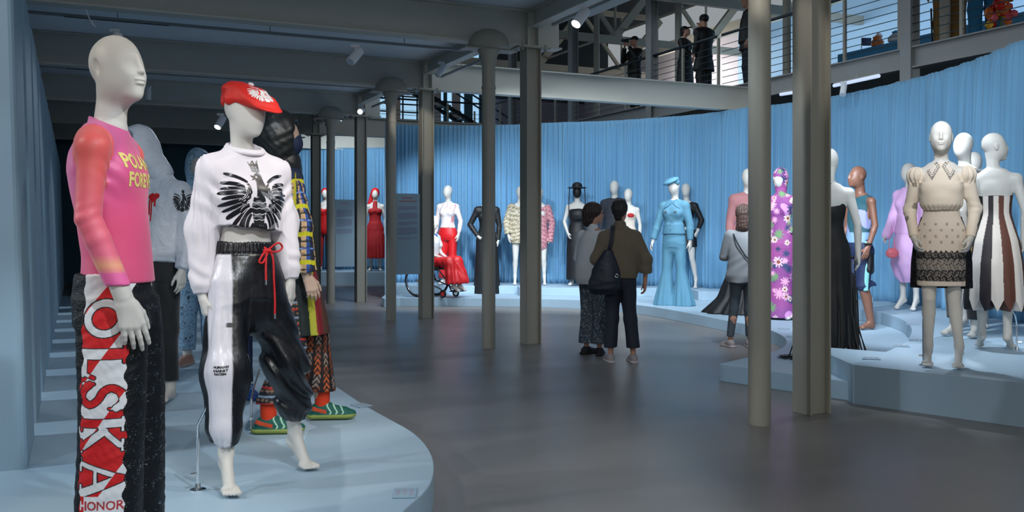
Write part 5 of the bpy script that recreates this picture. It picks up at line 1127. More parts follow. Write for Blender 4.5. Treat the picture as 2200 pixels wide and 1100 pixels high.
def r13():
    loc, s = place(1240, 18.0, T2, 398); f = Fig('mannequin', loc, -8, 'white mannequin in black strapless dress, wide black hat and black face cover', 'mannequin', FEM, s, head='egg', armR=((-.24, .0, 1.2), (-.17, -.12, 1.0)), **FZ)
    P = f.torso(.014, 1.0, 1.42)+[loft([(.12, 0, 0, .21, .17), (.5, 0, 0, .20, .16), (.95, 0, .012, .19, .14), (1.05, 0, 0, .16, .11)], .03), ell((.02, -.12, 1.33), (.15, .09, .11), .04)]
    f.add('dress', P, M['gown'], .01, disp=fold_disp(.005, 12, 2)); c = f.hc
    f.add('hat', [ell(c+v3((0, 0, .07)), (.19, .19, .014), .02), ell(c+v3((0, 0, .11)), (.095, .1, .07), .03)], M['gown'], .008, label='wide-brimmed black hat'); f.add('face_cover', [ell(c+v3((0, -.03, -.01)), (.082, .10, .115), .02)], M['gown'], .009, cuts=[plane(c+v3((0, .04, 0)), (0, 1, 0))])
    mb = MB(); 
    for x in (-.13, .14): mb.tube([(x, -.08, 1.86), (x*1.15, -.12, 1.6), (x*1.1, -.14, 1.38), (x*1.05, -.17, 1.0)], .008, 6)
    mb.build('ribbon', M['gown'], f.root, True)
def seq(h0, h1):
    a, b = hexc(h0), hexc(h1)
    def f_(V): n = wob(V[:, 0], V[:, 1], V[:, 2], 50, 5, 3); return mixc(a, b, .5+.8*n)
    return f_
def r14():
    loc, s = place(1118, 18.2, T2, 400); f = Fig('mannequin', loc, 12, 'white mannequin in short cream sequined coat, left of the square column', 'mannequin', FEM, s, head='egg', lift=.08, armR=((-.26, .02, 1.2), (-.24, -.04, .95)), **FZ)
    P = [loft([(.80, 0, 0, .19, .14), (.88, 0, 0, .22, .16), (1.1, 0, 0, .20, .15), (1.35, 0, 0, .19, .14), (1.5, 0, .01, .14, .09)], .03)]
    for i in (-1, 1): P += f.sleeve(i, .035, .04, .03)
    f.add('sequined_coat', P, M['col'], .009, disp=lambda X, Y, Z: .006*wob(X, Y, Z, 50, 5, 3), color=seq('c9bfa8', '7d7258'), label='cream sequined coat')
    loc, s = place(1158, 18.2, T2, 402); f = Fig('mannequin', loc, -12, 'white mannequin in pink sequined coat, right of the square column', 'mannequin', FEM, s, head='egg', lift=.08, armL=((.25, .02, 1.2), (.23, -.02, .95)), **FZ)
    P = [loft([(.70, 0, 0, .15, .12), (.88, 0, 0, .18, .15), (1.1, 0, 0, .16, .13), (1.35, 0, 0, .16, .13), (1.5, 0, .01, .13, .09)], .03)]
    for i in (-1, 1): P += f.sleeve(i, .025, .03, -.12)
    f.add('sequined_coat', P, M['col'], .009, disp=lambda X, Y, Z: .006*wob(X, Y, Z, 50, 5, 3), color=seq('d3959c', '8f5a66'), label='pink sequined coat')
def r16():
    loc, s = place(1046, 18.1, T1, 402); f = Fig('mannequin', loc, 0, 'mannequin in floor-length black gown with one hand on hip, behind the round column', 'mannequin', FEM, s, head='egg', armR=((-.30, .03, 1.22), (-.16, -.04, 1.02)), armL=((.22, .02, 1.2), (.20, 0, .95)), h=.011, hh=.0075, toes=False)
    P = f.torso(.012, .95, 1.5)+[loft([(.0, 0, 0, .24, .18), (.4, 0, 0, .22, .16), (.95, 0, .012, .19, .135)], .03)]
    for i in (-1, 1): P += f.sleeve(i, .012, .012, .0)
    f.add('gown', P, M['gown'], .01)
# ---- red outfits, seated figure ----
def m7():
    loc, s = place(698, 24.0, .33, 405); f = Fig('mannequin', loc, 6, 'distant white mannequin in short strapless red dress and red stockings', 'mannequin', FEM, s, head='egg', **FZ)
    top(f, .84, 1.40, .016, M['red'], name='dress'); f.add('scarf', [ell(f.hc+v3((0, .02, .03)), (.088, .105, .105), .02)], M['red'], .009, cuts=[plane(f.hc+v3((0, -.06, 0)), (0, -1, 0))], label='red headscarf')
    P = [q for i in (-1, 1) for q in f.leg(i, .006)]; f.add('stockings', P, M['redk'], .009, cuts=[plane((0, 0, .9), (0, 0, 1))], label='red stockings')
    loc, s = place(806, 24.0, .33, 405); f = Fig('mannequin', loc, 4, 'distant white mannequin in long red halter dress and long red headscarf', 'mannequin', FEM, s, head='egg', **FZ)
    P = f.torso(.012, .95, 1.40)+[loft([(.30, 0, 0, .26, .19), (.6, 0, 0, .24, .18), (.95, 0, .012, .195, .14), (1.1, 0, 0, .15, .1)], .03, fold=lambda t, z: 1+.05*np.clip((.9-z)*2, 0, 1)*np.sin(16*t)), rc((0, -.08, 1.38), (0, -.03, 1.56), .05, .05, .03)]
    f.add('halter_dress', P, M['redk'], .01, disp=fold_disp(.005, 12, 2), label='long red halter dress'); f.add('headscarf', [ell(f.hc+v3((0, .03, .02)), (.10, .11, .12), .02), rc((-.07, .05, 1.75), (-.13, .05, 1.5), .05, .06, .04), ell(f.hc+v3((.01, -.12, -.01)), (.065, .09, .10), .01, op='s')], M['red'], .009, label='red headscarf')
def m9():
    loc, s = place(962, 18.3, T2, 398); f = Fig('mannequin', loc, -14, 'white mannequin in sheer white top with red lines and red trousers, standing behind the wheelchair', 'mannequin', FEM, s, head='egg', hrot=(-18, 0, 0), armL=((.25, .02, 1.2), (.23, -.05, .96)), **FZ)
    def c(V):
        x, y, z = V.T; n = wob(x, y, z, 11, 4, 9); c = np.zeros((len(V), 3)); c[:] = hexc('d8cfd0'); c[np.abs(n-.3) < .04] = hexc('b87880'); return c
    top(f, 1.08, 1.53, .008, M['col'], (.008, .008, .03), color=c, label='sheer white top with red lines', name='sheer_top'); pants(f, .015, .05, M['red'], .03, .06, label='red trousers')
def m10():
    if True: pass
    # wheelchair and seated figure, facing right in the picture
    base = on(958, 637, T1); Y = 17.2; X = (933-1100)/F*Y; yaw = math.radians(58)
    t = empty('wheelchair', (X, Y, T1), yaw); tag(t, 'black wheelchair with spoked wheels and red-hubbed front castor on the lower plinth', 'wheelchair')
    def ring(c, R, r, n=36, m=8): return [(c[0], c[1]+R*math.cos(a), c[2]+R*math.sin(a)) for a in np.linspace(0, 2*math.pi, n+1)]
    for sx in (-1, 1):
        c = (sx*.27, .16, .30); w = MB().tube(ring(c, .28, 0), .022, 8, False).build('wheel', M['gown'], t, True)
        MB().tube(ring((sx*.30, .16, .30), .25, 0), .006, 6, False).build('hand_rim', M['chrome'], w, True)
        mb = MB()
        for k in range(18): a = k*math.pi/9; mb.tube([c, (c[0], c[1]+.28*math.cos(a), c[2]+.28*math.sin(a))], .002, 4)
        mb.tube([(sx*.24, .16, .30), (sx*.31, .16, .30)], .025, 12); mb.build('spokes', M['chrome'], w, True)
        c = (sx*.2, -.34, .075); k_ = MB().tube(ring(c, .058, 0, 20), .016, 8, False).build('castor', M['gown'], t, True); MB().tube([(c[0]-.012, c[1], c[2]), (c[0]+.012, c[1], c[2])], .036, 14).build('hub', M['red'] if sx < 0 else M['chrome'], k_, True)
    fr = MB()
    for sx in (-1, 1):
        fr.tube([(sx*.2, .2, .92), (sx*.2, .18, .50), (sx*.2, -.25, .50), (sx*.17, -.42, .30), (sx*.14, -.48, .14)], .013, 8); fr.tube([(sx*.2, .18, .50), (sx*.2, .12, .30), (sx*.2, -.3, .16), (sx*.2, -.34, .08)], .012, 8)
    fr.tube([(-.27, .16, .30), (.27, .16, .30)], .014, 8); fr.tube([(-.14, -.48, .13), (.14, -.48, .13)], .012, 8); fr.build('frame', M['gown'], t, True)
    bevel(MB().box((0, -.03, .53), (.4, .42, .05)).build('seat_cushion', M['gown'], t), .015); bevel(MB().box((0, .2, .78), (.4, .03, .34)).build('backrest', M['gown'], t), .012); bevel(MB().box((0, -.52, .12), (.3, .16, .015)).build('footrest', M['gown'], t), .004)
    # seated mannequin: own frame uses the torso of a standing one, lowered
    f = Fig('mannequin', (X, Y, T1), 58, 'seated white mannequin in painted white blouse and red trousers in the wheelchair', 'mannequin', FEM, 1.0, show=(), neck=False, h=.011, hh=.0075)
    dz = -.40; b = [(z+dz, cx, cy+.06, rx, ry) for z, cx, cy, rx, ry in FEM['torso'] if z > .9]
    hc = v3((0, .0, 1.765+dz)); P = [loft(b, .03)]+[rc((i*.05, .08, 1.51+dz), (i*.165, .07, 1.475+dz), .045, .047, .045) for i in (-1, 1)]+[rc((0, .07, 1.5+dz), hc+v3((0, .02, -.06)), .05, .045, .03)]+head_prims(hc, rotm(-30, 4), 'face', 1, .03)
    for i in (-1, 1):
        S, E, Wr = v3((i*.165, .07, 1.475+dz)), v3((i*.22, .02, 1.2+dz)), v3((i*.07, -.22, 1.12+dz)); P += [rc(S, E, .045, .034), rc(E, Wr, .034, .025)]+hand_prims(Wr, (-i*.5, -.8, -.2), (0, 0, -1), (-i, 0, 0), .4, .92)
        H, K, A = v3((i*.09, .0, .62)), v3((i*.11, -.42, .64)), v3((i*.09, -.50, .23)); P += [rc(H, K, .08, .055), rc(K, A, .052, .034)]+foot_prims(A, (i*.1, -1), .04, toes=False)
    V, Q = sdf_mesh(P, .008); f.body = link_mesh('body', V, Q, M['skinwhite'], f.root, True)
    def c(V):
        x, y, z = V.T; n = wob(x, y, z, 13, 4, 9); c = np.zeros((len(V), 3)); c[:] = hexc('cfd2d4'); c[n > .7] = hexc('2f5aa8'); c[n < -.9] = hexc('b8a83a'); return c
    b2 = [(z, cx, cy, rx+.035, ry+.04) for z, cx, cy, rx, ry in b]
    f.add('blouse', [loft(Fig.clip(b2, 1.02+dz, 1.53+dz), .03)]+[rc((i*.05, .08, 1.51+dz), (i*.165, .07, 1.475+dz), .065, .07, .045) for i in (-1, 1)]+[rc((i*.165, .07, 1.475+dz), (i*.2, .04, 1.34+dz), .06, .07, .03) for i in (-1, 1)], M['col'], .008, color=c, label='white blouse with blue and yellow brushstrokes')
    P = [loft([(.56, 0, .04, .19, .16), (.68, 0, .04, .18, .15), (.78, 0, .05, .15, .11)], .04)]
    for i in (-1, 1): P += [rc((i*.09, .0, .63), (i*.12, -.42, .65), .10, .10, .05), rc((i*.12, -.43, .63), (i*.12, -.52, .28), .10, .14, .05, cuts=[((0, 0, .26), v3((0, 0, -1)))])]
    f.add('trousers', P, M['red'], .009, disp=lambda X, Y, Z: .009*np.sin(np.arctan2(Y+.45, X)*16+Z*6)*np.clip((.7-Z)*5, 0, 1)+.006*wob(X, Y, Z, 12, 5), label='wide red trousers')
# ---- visitors ----
def hairdo(f, prims, m, label=None, h=.006): return f.add('hair', prims, m, h, disp=lambda X, Y, Z: .004*np.sin(np.arctan2(Y, X)*26+2*wob(X, Y, Z, 12, 3))+.003*wob(X, Y, Z, 50, 4), label=label)
def vis():
    Y = 9.72; s = 1.67/1.885
    f = Fig('person', ((1332-1100)/F*Y, Y, 0), 172, 'person with short dark hair in olive jacket with large navy bag, standing with back turned', 'person', FEM, s, m=M['skin'], h=.009, hh=.005, head='skin', hrot=(-12, 6, 0), toes=False,
            armR=((-.30, .04, 1.20), (-.29, -.02, .93)), armL=((.27, .02, 1.2), (.20, -.2, 1.14)), legR=((-.12, 0, .5), (-.155, .03, .085), (.25, -1)), legL=((.09, 0, .5), (.11, .03, .085), (.3, -1)), show=('head', 'torso', 'arms', 'hands', 'legs'), handR=dict(curl=.5))
    P = [loft([(.98, 0, .02, .20, .15), (1.1, 0, .02, .215, .165), (1.3, 0, .02, .22, .16), (1.45, 0, .02, .195, .13), (1.53, 0, .02, .13, .085), (1.58, 0, .02, .075, .07)], .03)]
    for i in (-1, 1):
        S = v3((i*.175, .02, 1.46)); E, Wr = v3(f.arms[i][0]), v3(f.arms[i][1]); c_ = .55 if i < 0 else .8; e_ = E+(Wr-E)*c_; d = (Wr-E)/np.linalg.norm(Wr-E)
        P += [rc((i*.06, .02, 1.52), S, .055, .07, .05), rc(S, E, .075, .075, .04), rc(E, e_, .072, .07, .03, cuts=[(e_, d)]), rc(e_-d*.07, e_, .076, .076, .006, cuts=[(e_-d*.06, -d), (e_, d)])]
    j = f.add('jacket', P, M['olive'], .007, disp=lambda X, Y, Z: .006*wob(X, Y, Z, 9, 5, 2)+.004*np.exp(-((X)/.006)**2)*(Y > 0)*0, label='olive brown jacket with turned-up cuffs')
    f.add('collar', [rc((0, .03, 1.55), (0, .03, 1.60), .078, .072, .02), rc((0, .02, 1.52), (0, .0, 1.7), .062, .066, .004, op='s')], M['olive'], .006, parent=j)
    pants(f, .02, .09, M['jeans'], .028, .05, waist=1.05, label='dark navy cropped trousers')
    c = f.hc; R = f.R; q = lambda p: c+R@v3(p)
    hairdo(f, [ell(q((0, .03, .03)), (.092, .105, .105), .02, R), rc(q((0, .06, -.03)), q((0, .065, -.085)), .065, .045, .03), ell(q((0, -.13, -.03)), (.085, .09, .10), .015, R, 's')], M['hairb'], 'short dark hair')
    for i in (-1, 1): shoe(f, i, (hexc('c9c4c6'), hexc('9a9092'), None), name='shoe', h=.006, label='pale grey canvas shoe')
    r = f.root
    bg = empty('shoulder_bag', r.location, r.rotation_euler.z); bg.scale = (s,)*3; tag(bg, 'large navy shoulder bag hanging on the back of the olive jacket', 'bag')
    bx, by = .17, .17
    piece('pouch', [loft([(.80, bx, by+.02, .14, .07), (.86, bx, by+.03, .185, .10), (.95, bx, by+.03, .19, .105), (1.1, bx-.01, by+.02, .15, .085), (1.22, bx-.03, by+.01, .085, .05), (1.30, bx-.04, by, .04, .03)], .03)], .007, M['bag'], bg, disp=lambda X, Y, Z: .012*wob(X, Y, Z, 8, 5, 4)+.004*wob(X, Y, Z, 30, 4))
    mb = MB(); Mx = [(.13, .17, 1.28), (.10, .19, 1.40), (.085, .14, 1.55), (.085, .03, 1.60), (.09, -.08, 1.52)]; P_ = [tuple(p) for p in crom(Mx, 5)]
    for o_ in (-.016, -.008, 0, .008, .016): mb.tube([(p[0]+o_, p[1]+.003, p[2]) for p in P_], .006, 6)
    mb.build('strap', M['bag'], bg, True)
    MB().tube([(.03+.018*math.cos(a), by+.125, 1.02+.018*math.sin(a)) for a in np.linspace(0, 6.28, 15)], .003, 6).build('ring', M['chrome'], bg, True)
    # second visitor
    Y = 10.3; s = 1.66/1.885
    f = Fig('person', ((1276-1100)/F*Y, Y, 0), 140, 'person with dark bobbed hair in pale grey knit and speckled trousers, beside the olive jacket', 'person', FEM, s, m=M['skin'], h=.009, hh=.005, head='skin', hrot=(-46, 4, 0), toes=False,
            armL=((.25, -.03, 1.2), (.18, -.22, 1.13)), armR=((-.25, -.03, 1.2), (-.16, -.22, 1.13)), show=('head', 'torso', 'arms', 'hands', 'legs'), legR=((-.09, 0, .5), (-.10, .02, .085), (.5, -1)), legL=((.09, 0, .5), (.10, .02, .085), (-.2, -1)))
    P = [loft([(.88, 0, .03, .20, .17), (.95, 0, .03, .225, .195), (1.1, 0, .03, .225, .195), (1.3, 0, .02, .21, .165), (1.45, 0, .02, .185, .125), (1.54, 0, .02, .10, .08)], .03)]
    for i in (-1, 1): P += f.sleeve(i, .03, .03, .03)
    f.add('knit_top', P, M['greyk'], .008, disp=lambda X, Y, Z: .008*wob(X, Y, Z, 9, 5, 6), label='pale grey knitted top')
    f.add('collar', [rc((0, .03, 1.54), (0, .02, 1.585), .072, .066, .02), rc((0, .02, 1.5), (0, .0, 1.7), .056, .06, .004, op='s')], M['greyk'], .006)
    pants(f, .03, .06, M['dotty'], .04, .07, label='dark grey speckled trousers'); c = f.hc; R = f.R; q = lambda p: c+R@v3(p)
    hairdo(f, [ell(q((0, .025, .025)), (.108, .118, .112), .02, R), rc(q((0, .06, -.02)), q((0, .065, -.11)), .092, .075, .03), ell(q((0, -.135, -.03)), (.08, .09, .095), .02, R, 's')], M['hair'], 'dark bobbed hair')
    mb = MB()
    for i in (-1, 1): mb.tube([tuple(q((i*.036+.025*math.cos(a), -.102, .004+.02*math.sin(a)))) for a in np.linspace(0, 6.28, 15)], .002, 6); mb.tube([tuple(q((i*.06, -.10, .008))), tuple(q((i*.078, .01, .008)))], .002, 6)
    mb.build('glasses', M['dark'], f.root, True)
    for i in (-1, 1): shoe(f, i, (hexc('15171c'), hexc('1c1e26'), None), name='shoe', h=.007, label='black shoe')
    # third visitor behind the round column
    Y = 10.95; s = 1.66/1.885
    f = Fig('person', ((1597-1100)/F*Y, Y, 0), 168, 'person with brown hair in light grey shirt and grey jeans behind the nearest round column', 'person', FEM, s, m=M['skin'], h=.009, hh=.006, head='skin', toes=False,
            armL=((.24, -.06, 1.2), (.12, -.25, 1.25)), armR=((-.24, -.06, 1.2), (-.12, -.25, 1.25)), show=('head', 'torso', 'arms', 'hands', 'legs'), legL=((.12, 0, .5), (.17, .03, .085), (.7, -1)), legR=((-.07, 0, .5), (-.08, -.02, .085), (.2, -1)))
    P = [loft([(.86, .03, .04, .18, .16), (.95, .02, .04, .215, .175), (1.1, 0, .03, .20, .16), (1.3, 0, .02, .195, .15), (1.45, 0, .02, .175, .12), (1.55, 0, .02, .10, .08)], .03)]
    for i in (-1, 1): P += f.sleeve(i, .035, .03, .04)
    f.add('shirt', P, M['greyc'], .008, disp=lambda X, Y, Z: .006*np.sin((Z*1.6+X)*28+2*wob(X, Y, Z, 5, 3))*np.clip((1.3-Z)*4, 0, 1)+.006*wob(X, Y, Z, 9, 5, 6), label='loose light grey shirt')
    mb = MB(); mb.tube([tuple(p) for p in crom([(.13, .10, 1.50), (.08, .185, 1.38), (-.03, .205, 1.2), (-.16, .20, 1.08), (-.22, .12, 1.0)], 6)], .009, 6); mb.build('crossbody_strap', M['dark'], f.root, True)
    pants(f, .012, .06, M['greyj'], .012, .02, label='faded grey jeans'); c = f.hc; R = f.R; q = lambda p: c+R@v3(p)
    hairdo(f, [ell(q((0, .02, .025)), (.10, .112, .11), .02, R), rc(q((0, .05, -.02)), q((0, .07, -.17)), .09, .085, .03), rc(q((-.05, .05, -.1)), q((.05, .05, -.2)), .06, .05, .03), ell(q((0, -.14, -.03)), (.08, .09, .095), .02, R, 's')], M['hairbr'], 'brown shoulder-length hair')
    for i in (-1, 1): shoe(f, i, (hexc('b8aeae'), hexc('a09494'), None), name='shoe', h=.007, label='pale trainer')
M['hairbr'] = mat('brown_hair', hexc('4a3730'), .55, bump=(60, .6, (1, 1, .2)))
r1(); r2(); r3(); r4(); r5(); r6(); r7(); r8(); r9(); r10(); r11(); r13(); r14(); r16(); m7(); m9(); m10(); vis()
M['textg'] = mat('faint_print', hexc('8288a8'), .6); M['pinkprint'] = mat('caption_print', hexc('a08a9c'), .6)
M['darkblue'] = mat('window_bars', hexc('14303f'), .5); M['cream_'] = M.get('cream'); M['cream'] = M['cream_']
M['blueplinth'] = mat('bright_blue_plinth', hexc('3f93c8'), .5); M['ocher'] = mat('orange_glaze', hexc('d6793a'), .3); M['tan'] = mat('tan_canvas', hexc('c08a54'), .8, bump=(40, .3)); M['brown'] = mat('brown_canvas', hexc('84602f'), .8)
M['bluej'] = mat('blue_denim', hexc('1f6a94'), .8, bump=(80, .2)); M['fred'] = mat('red_petal', hexc('c22a1c'), .5); M['fyel'] = mat('yellow_petal', hexc('e0b23a'), .5); M['stem'] = mat('green_stem', hexc('3f5a34'), .6)
# ---------------- lighting tracks and spotlights ----------------
def track(p0, p1, label, group='lighting tracks'):
    p0, p1 = Vector(p0), Vector(p1); c = (p0+p1)/2; rz = math.atan2(p1.y-p0.y, p1.x-p0.x); L_ = (p1-p0).length
    t = empty('lighting_track', c, rz); tag(t, label, 'lighting track', group); bevel(MB().box((0, 0, 0), (L_, .036, .034)).build('rail', M['steel_blue'], t), .003)
    mb = MB(); n = max(2, int(L_/1.6))
    for i in range(n): mb.tube([((i+.5)/n*L_-L_/2, 0, .015), ((i+.5)/n*L_-L_/2, 0, .22)], .006, 6)
    mb.build('hangers', M['steel_blue'], t); MB().box((0, 0, -.019), (min(1.1, L_*.3), .03, .006)).build('cover_strip', M['dark'], t)
zt = 3.76
for b, nm in ((1.45, 'nearest'), (5.15, 'second'), (8.85, 'third'), (12.6, 'farthest')): track(W(-8.8, b, zt), W(-.25, b, zt), nm+' track crossing the left ceiling between the beams', None)
track(W(.17, -6, 3.8), W(.17, -.25, 3.8), 'track along the ceiling side above the nearest columns', None)
track(W(.17, .2, 3.74), W(.17, 3.5, 3.74), 'track between the second and third column heads', None); track(W(.17, 3.9, 3.72), W(.17, 7.2, 3.72), 'track between the third and fourth column heads', None)
def lamp(p, target, label, on_=False, L_=.19, r=.048, group=None, drop=.10):
    p = Vector(p); t = empty('track_spotlight', p, 0); tag(t, label, 'spotlight', group); d = (Vector(target)-p).normalized(); c = Vector((0, 0, -drop))
    mb = MB(); mb.box((0, 0, .0), (.09, .035, .03)); mb.tube([(0, 0, 0), (0, 0, -drop*.7)], .012, 8); mb.build('mount', M['white'], t, True)
    mb = MB(); mb.tube([c-d*L_*.45, c-d*L_*.42, c+d*L_*.5, c+d*L_*.55], [r*.8, r, r, r*.96], 20); mb.build('housing', M['white'], t, True)
    mb = MB(); mb.tube([c+d*(L_*.55), c+d*(L_*.56+.002)], r*.82, 20); mb.build('lens', M['lens'] if on_ else M['dim'], t)
M['dim'] = mat('unlit_lens', hexc('b9c6d2'), .2)
def apx(px, py, Y): return at(px, py, Y)
lamp(apx(1249, 14, 9.55), (-1, 8, 1.0), 'lit white track spotlight high in the middle, right of the column head', True, .22, .055)
lamp(apx(764, 99, 9.9), (-2.3, 9.0, 2.2), 'white track spotlight under the ceiling between the two nearest beams, pointing away', False, .2, .05)
lamp(apx(948, 135, 13.6), (-1.8, 13.2, 2.6), 'white track spotlight at the third column head', False, .2, .05)
lamp(apx(776, 226, 16.8), (-2.8, 14, 2.8), 'lit white track spotlight at the fourth column head', True, .2, .05)
track(W(.17, 7.6, 3.76), W(.17, 10.9, 3.76), 'track beyond the fourth column head', None)
lamp(apx(734, 243, 19.3), (-3.6, 18, 2.6), 'small lit spotlight beyond the fourth capital', True, .12, .03)
lamp(apx(474, 246, 13.0), (-4.2, 12.6, 2.4), 'white track spotlight left of the red cap', True, .19, .05)
lamp(apx(247, 66, 9.4), (-4.5, 9.3, 2.0), 'white track spotlight just above the bald head of the pink-shirted mannequin', False, .2, .05)
lamp(apx(318, 186, 14.6), (-5.6, 14.5, 2.2), 'white track spotlight behind the face of the pink-shirted mannequin', False, .2, .045)
lamp(apx(1812, 178, 13.7), (4.6, 13.3, 2.9), 'white spotlight on the gallery underside, right of the nearest square column', False, .18, .045)
t = tag(MB().tube([apx(185, 22, 9.0), apx(192, 40, 9.0), apx(205, 58, 9.0), apx(196, 50, 9.0)], .006, 6).build('cable', M['white'], None, True), 'white cable looping from the track above the bald head', 'cable')
for x0, y0, x1, y1, Y0, Y1, lb in ((1677, 203, 1722, 196, 16.2, 15.7, 'left'), (1792, 184, 1888, 163, 14.9, 13.6, 'right')):
    t = empty('tube_light', (0, 0, 0)); tag(t, 'slim tube light under the gallery to the '+lb+' of the nearest square column', 'light'); MB().tube([apx(x0, y0, Y0), apx(x1, y1, Y1)], .028, 12).build('diffuser', M['glow'], t, True); MB().tube([apx(x0, y0-6, Y0), apx(x1, y1-6, Y1)], .014, 6).build('housing', M['steel'], t); MB().tube([apx((x0+x1)/2, (y0+y1)/2, (Y0+Y1)/2), apx((x0+x1)/2, (y0+y1)/2, (Y0+Y1)/2)+Vector((0, 0, .09))], .012, 6).build('hanger', M['steel'], t)
# ---------------- text panels between the columns ----------------
def panel(c, rz, wd, z0, z1, lab, title, nblk):
    t = empty('text_panel', (c.x, c.y, z0), rz); tag(t, lab, 'sign'); h = z1-z0
    bevel(MB().box((0, 0, h/2), (wd, .02, h)).build('board', M['fin'], t), .002)
    for k, s_ in enumerate(title): flat_text('title', s_, .036, (0, -.0115, h-.07-.05*k), (math.pi/2, 0, 0), M['text'], t)
    mb = MB(); z = h-.2
    for k, n in enumerate(nblk):
        for j in range(n): mb.box((-.01+(0 if j < n-1 else -.06), -.0113, z), (wd*.8-(0 if j < n-1 else .12), .0012, .009)); z -= .017
        z -= .035
    o = mb.build('print_lines', M['textg'], t); o['kind'] = 'stuff'
c = W(-.325, 3.62); panel(c, VA, .38, .69, 1.93, 'nearer pale blue text panel with red heading between two columns', ['SOLIDARITY', 'AND BELONGING'], (4, 6, 3, 7, 2))
c = W(-.33, 7.32); panel(c, VA, .37, .68, 1.95, 'farther pale blue text panel with red heading, left of the long red dress', ['IDENTITY'], (8, 9, 6))
# ---------------- captions on the plinths ----------------
def caption(px, py, z, rz, w_, d_, lab):
    p = on(px, py, z); t = empty('caption_card', (p.x, p.y, z+.0005), math.radians(rz)); tag(t, lab, 'label'); bevel(MB().box((0, 0, .004), (w_, d_, .006)).build('card', M['fin'], t), .0015)
    mb = MB(); rn = random.Random(px)
    for k in range(3):
        for j in range(4):
            L_ = w_*.2*(1 if j < 3 else .6); mb.box((-w_*.3+k*w_*.29, d_*(.28-.17*j), .0075), (L_, d_*.05, .0008))
    o = mb.build('print_lines', M['pinkprint'], t); o['kind'] = 'stuff'
caption(870, 1061, PL, 3, .105, .15, 'white caption card at the rounded nose of the left plinth')
caption(776, 872, PL, -50, .13, .10, 'caption card beyond the green trainer on the plinth edge')
for px, py, z, lab in ((1872, 771, T2, 'caption card at the corner of the front right plinth'), (1937, 744, T2, 'caption card nearest the curved step behind the black lace'), (1970, 731, T2, 'small caption card left of the beige dress legs'), (1960, 697, T2, 'caption card beyond the curved step, left of the beige dress'),
                       (1822, 769, T1, 'caption card on the lower plinth by the black fringe'), (1683, 707, T1, 'caption card below the floral gown'), (1702, 724, T1, 'caption card beside the curved bay of the plinth')): caption(px, py, z, -20, .14, .12, lab)
# ---------------- gallery railings ----------------
def railing(a, b0, b1, posts, lab, along='b', z=4.1, n=7):
    pt = (lambda b, z: W(a, b, z)) if along == 'b' else (lambda q, z: W(q, a, z)); t = empty('railing', (0, 0, 0)); tag(t, lab, 'railing')
    MB().tube([pt(b0, z+1.06), pt(b1, z+1.06)], .028, 10).build('handrail', M['dark'], t, True)
    for k in range(n): MB().tube([pt(b0, z+.11+.125*k), pt(b1, z+.11+.125*k)], .0065, 6).build('cable', M['cable'], t)
    for b in posts: 
        p = pt(b, z); bevel(MB().box((p.x, p.y, z+.5), (.05, .05, 1.04), VA).build('post', M['steel'], t), .006)
def bof(px):    # building coordinate along the gallery edge seen at a picture column
    r = (px-1100)/F; A = 6.38; s_ = (.224+CS*A-r*(11.3+SN*A))/(r*CS+SN); return s_
railing(6.42, -3.0, bof(1548), [bof(q) for q in (1540, 1709, 1811, 1929, 2062, 2230)], 'steel railing with cables along the near side gallery')
railing(6.42, bof(1535), 15.6, [bof(q) for q in (1464, 1341, 1190, 1095, 1072, 1017)], 'steel railing continuing behind the people in black to the far gallery')
railing(15.75, -4.5, 6.4, [-4, -2.2, -.4, 1.5, 3.3, 5.0], 'steel railing of the far gallery in front of the blue window', 'a', n=6)
# ---------------- far window, stair ----------------
M['sky'] = mat('window_daylight', hexc('a9d4f2'), .5, emit=.85)
t = empty('window', (0, 0, 0)); tag(t, 'large blue-lit gridded window of the far gallery', 'window', kind='structure')
p0 = W(1.6, 19.9, 0)
MB().gbox(-2, 8.3, 19.86, 19.9, 4.1, 7.6).build('pane', M['sky'], t)
mb = MB()
for k in range(13): z = 4.25+.26*k; mb.gbox(-.6, 5.9, 19.68, 19.72, z, z+.045)
for k in range(14): a = -.6+.5*k; mb.gbox(a, a+.045, 19.68, 19.72, 4.1, 7.6)
mb.build('mullions', M['darkblue'] if 'darkblue' in M else M['dark'], t)
for k, (a0, wd, mt) in enumerate(((5.95, .25, 'gwhite'), (6.3, .12, 'teal'), (6.6, .3, 'gwhite'), (7.05, .3, 'teal'), (7.6, .35, 'teal'))): MB().gbox(a0, a0+wd, 19.5, 19.56, 4.1, 7.6).build('blind', M[mt], t)
st = empty('staircase', (0, 0, 0)); tag(st, 'dark steel staircase in front of the blue window', 'staircase')
mb = MB(); 
for bb in (17.9, 18.7): mb.tube([W(3.4, bb, 6.6), W(8.1, bb, 4.12)], .07, 6); mb.tube([W(3.4, bb, 7.5), W(8.1, bb, 5.0)], .028, 6)
mb.tube([W(1.0, 18, 4.2), W(3.4, 18, 6.6)], .07, 6); mb.build('stringers', M['dark'], st)
mb = MB()
for k in range(13): a = 3.5+.36*k; mb.gbox(a, a+.28, 17.9, 18.7, 6.5-.19*k, 6.53-.19*k)
mb.build('treads', M['dark'], st)
for a in (.8, 3.6, 7.9): struct(MB().gbox(a, a+.22, 16.6, 16.8, 4.08, 8.2).build('gallery_column_far', M['cream']))
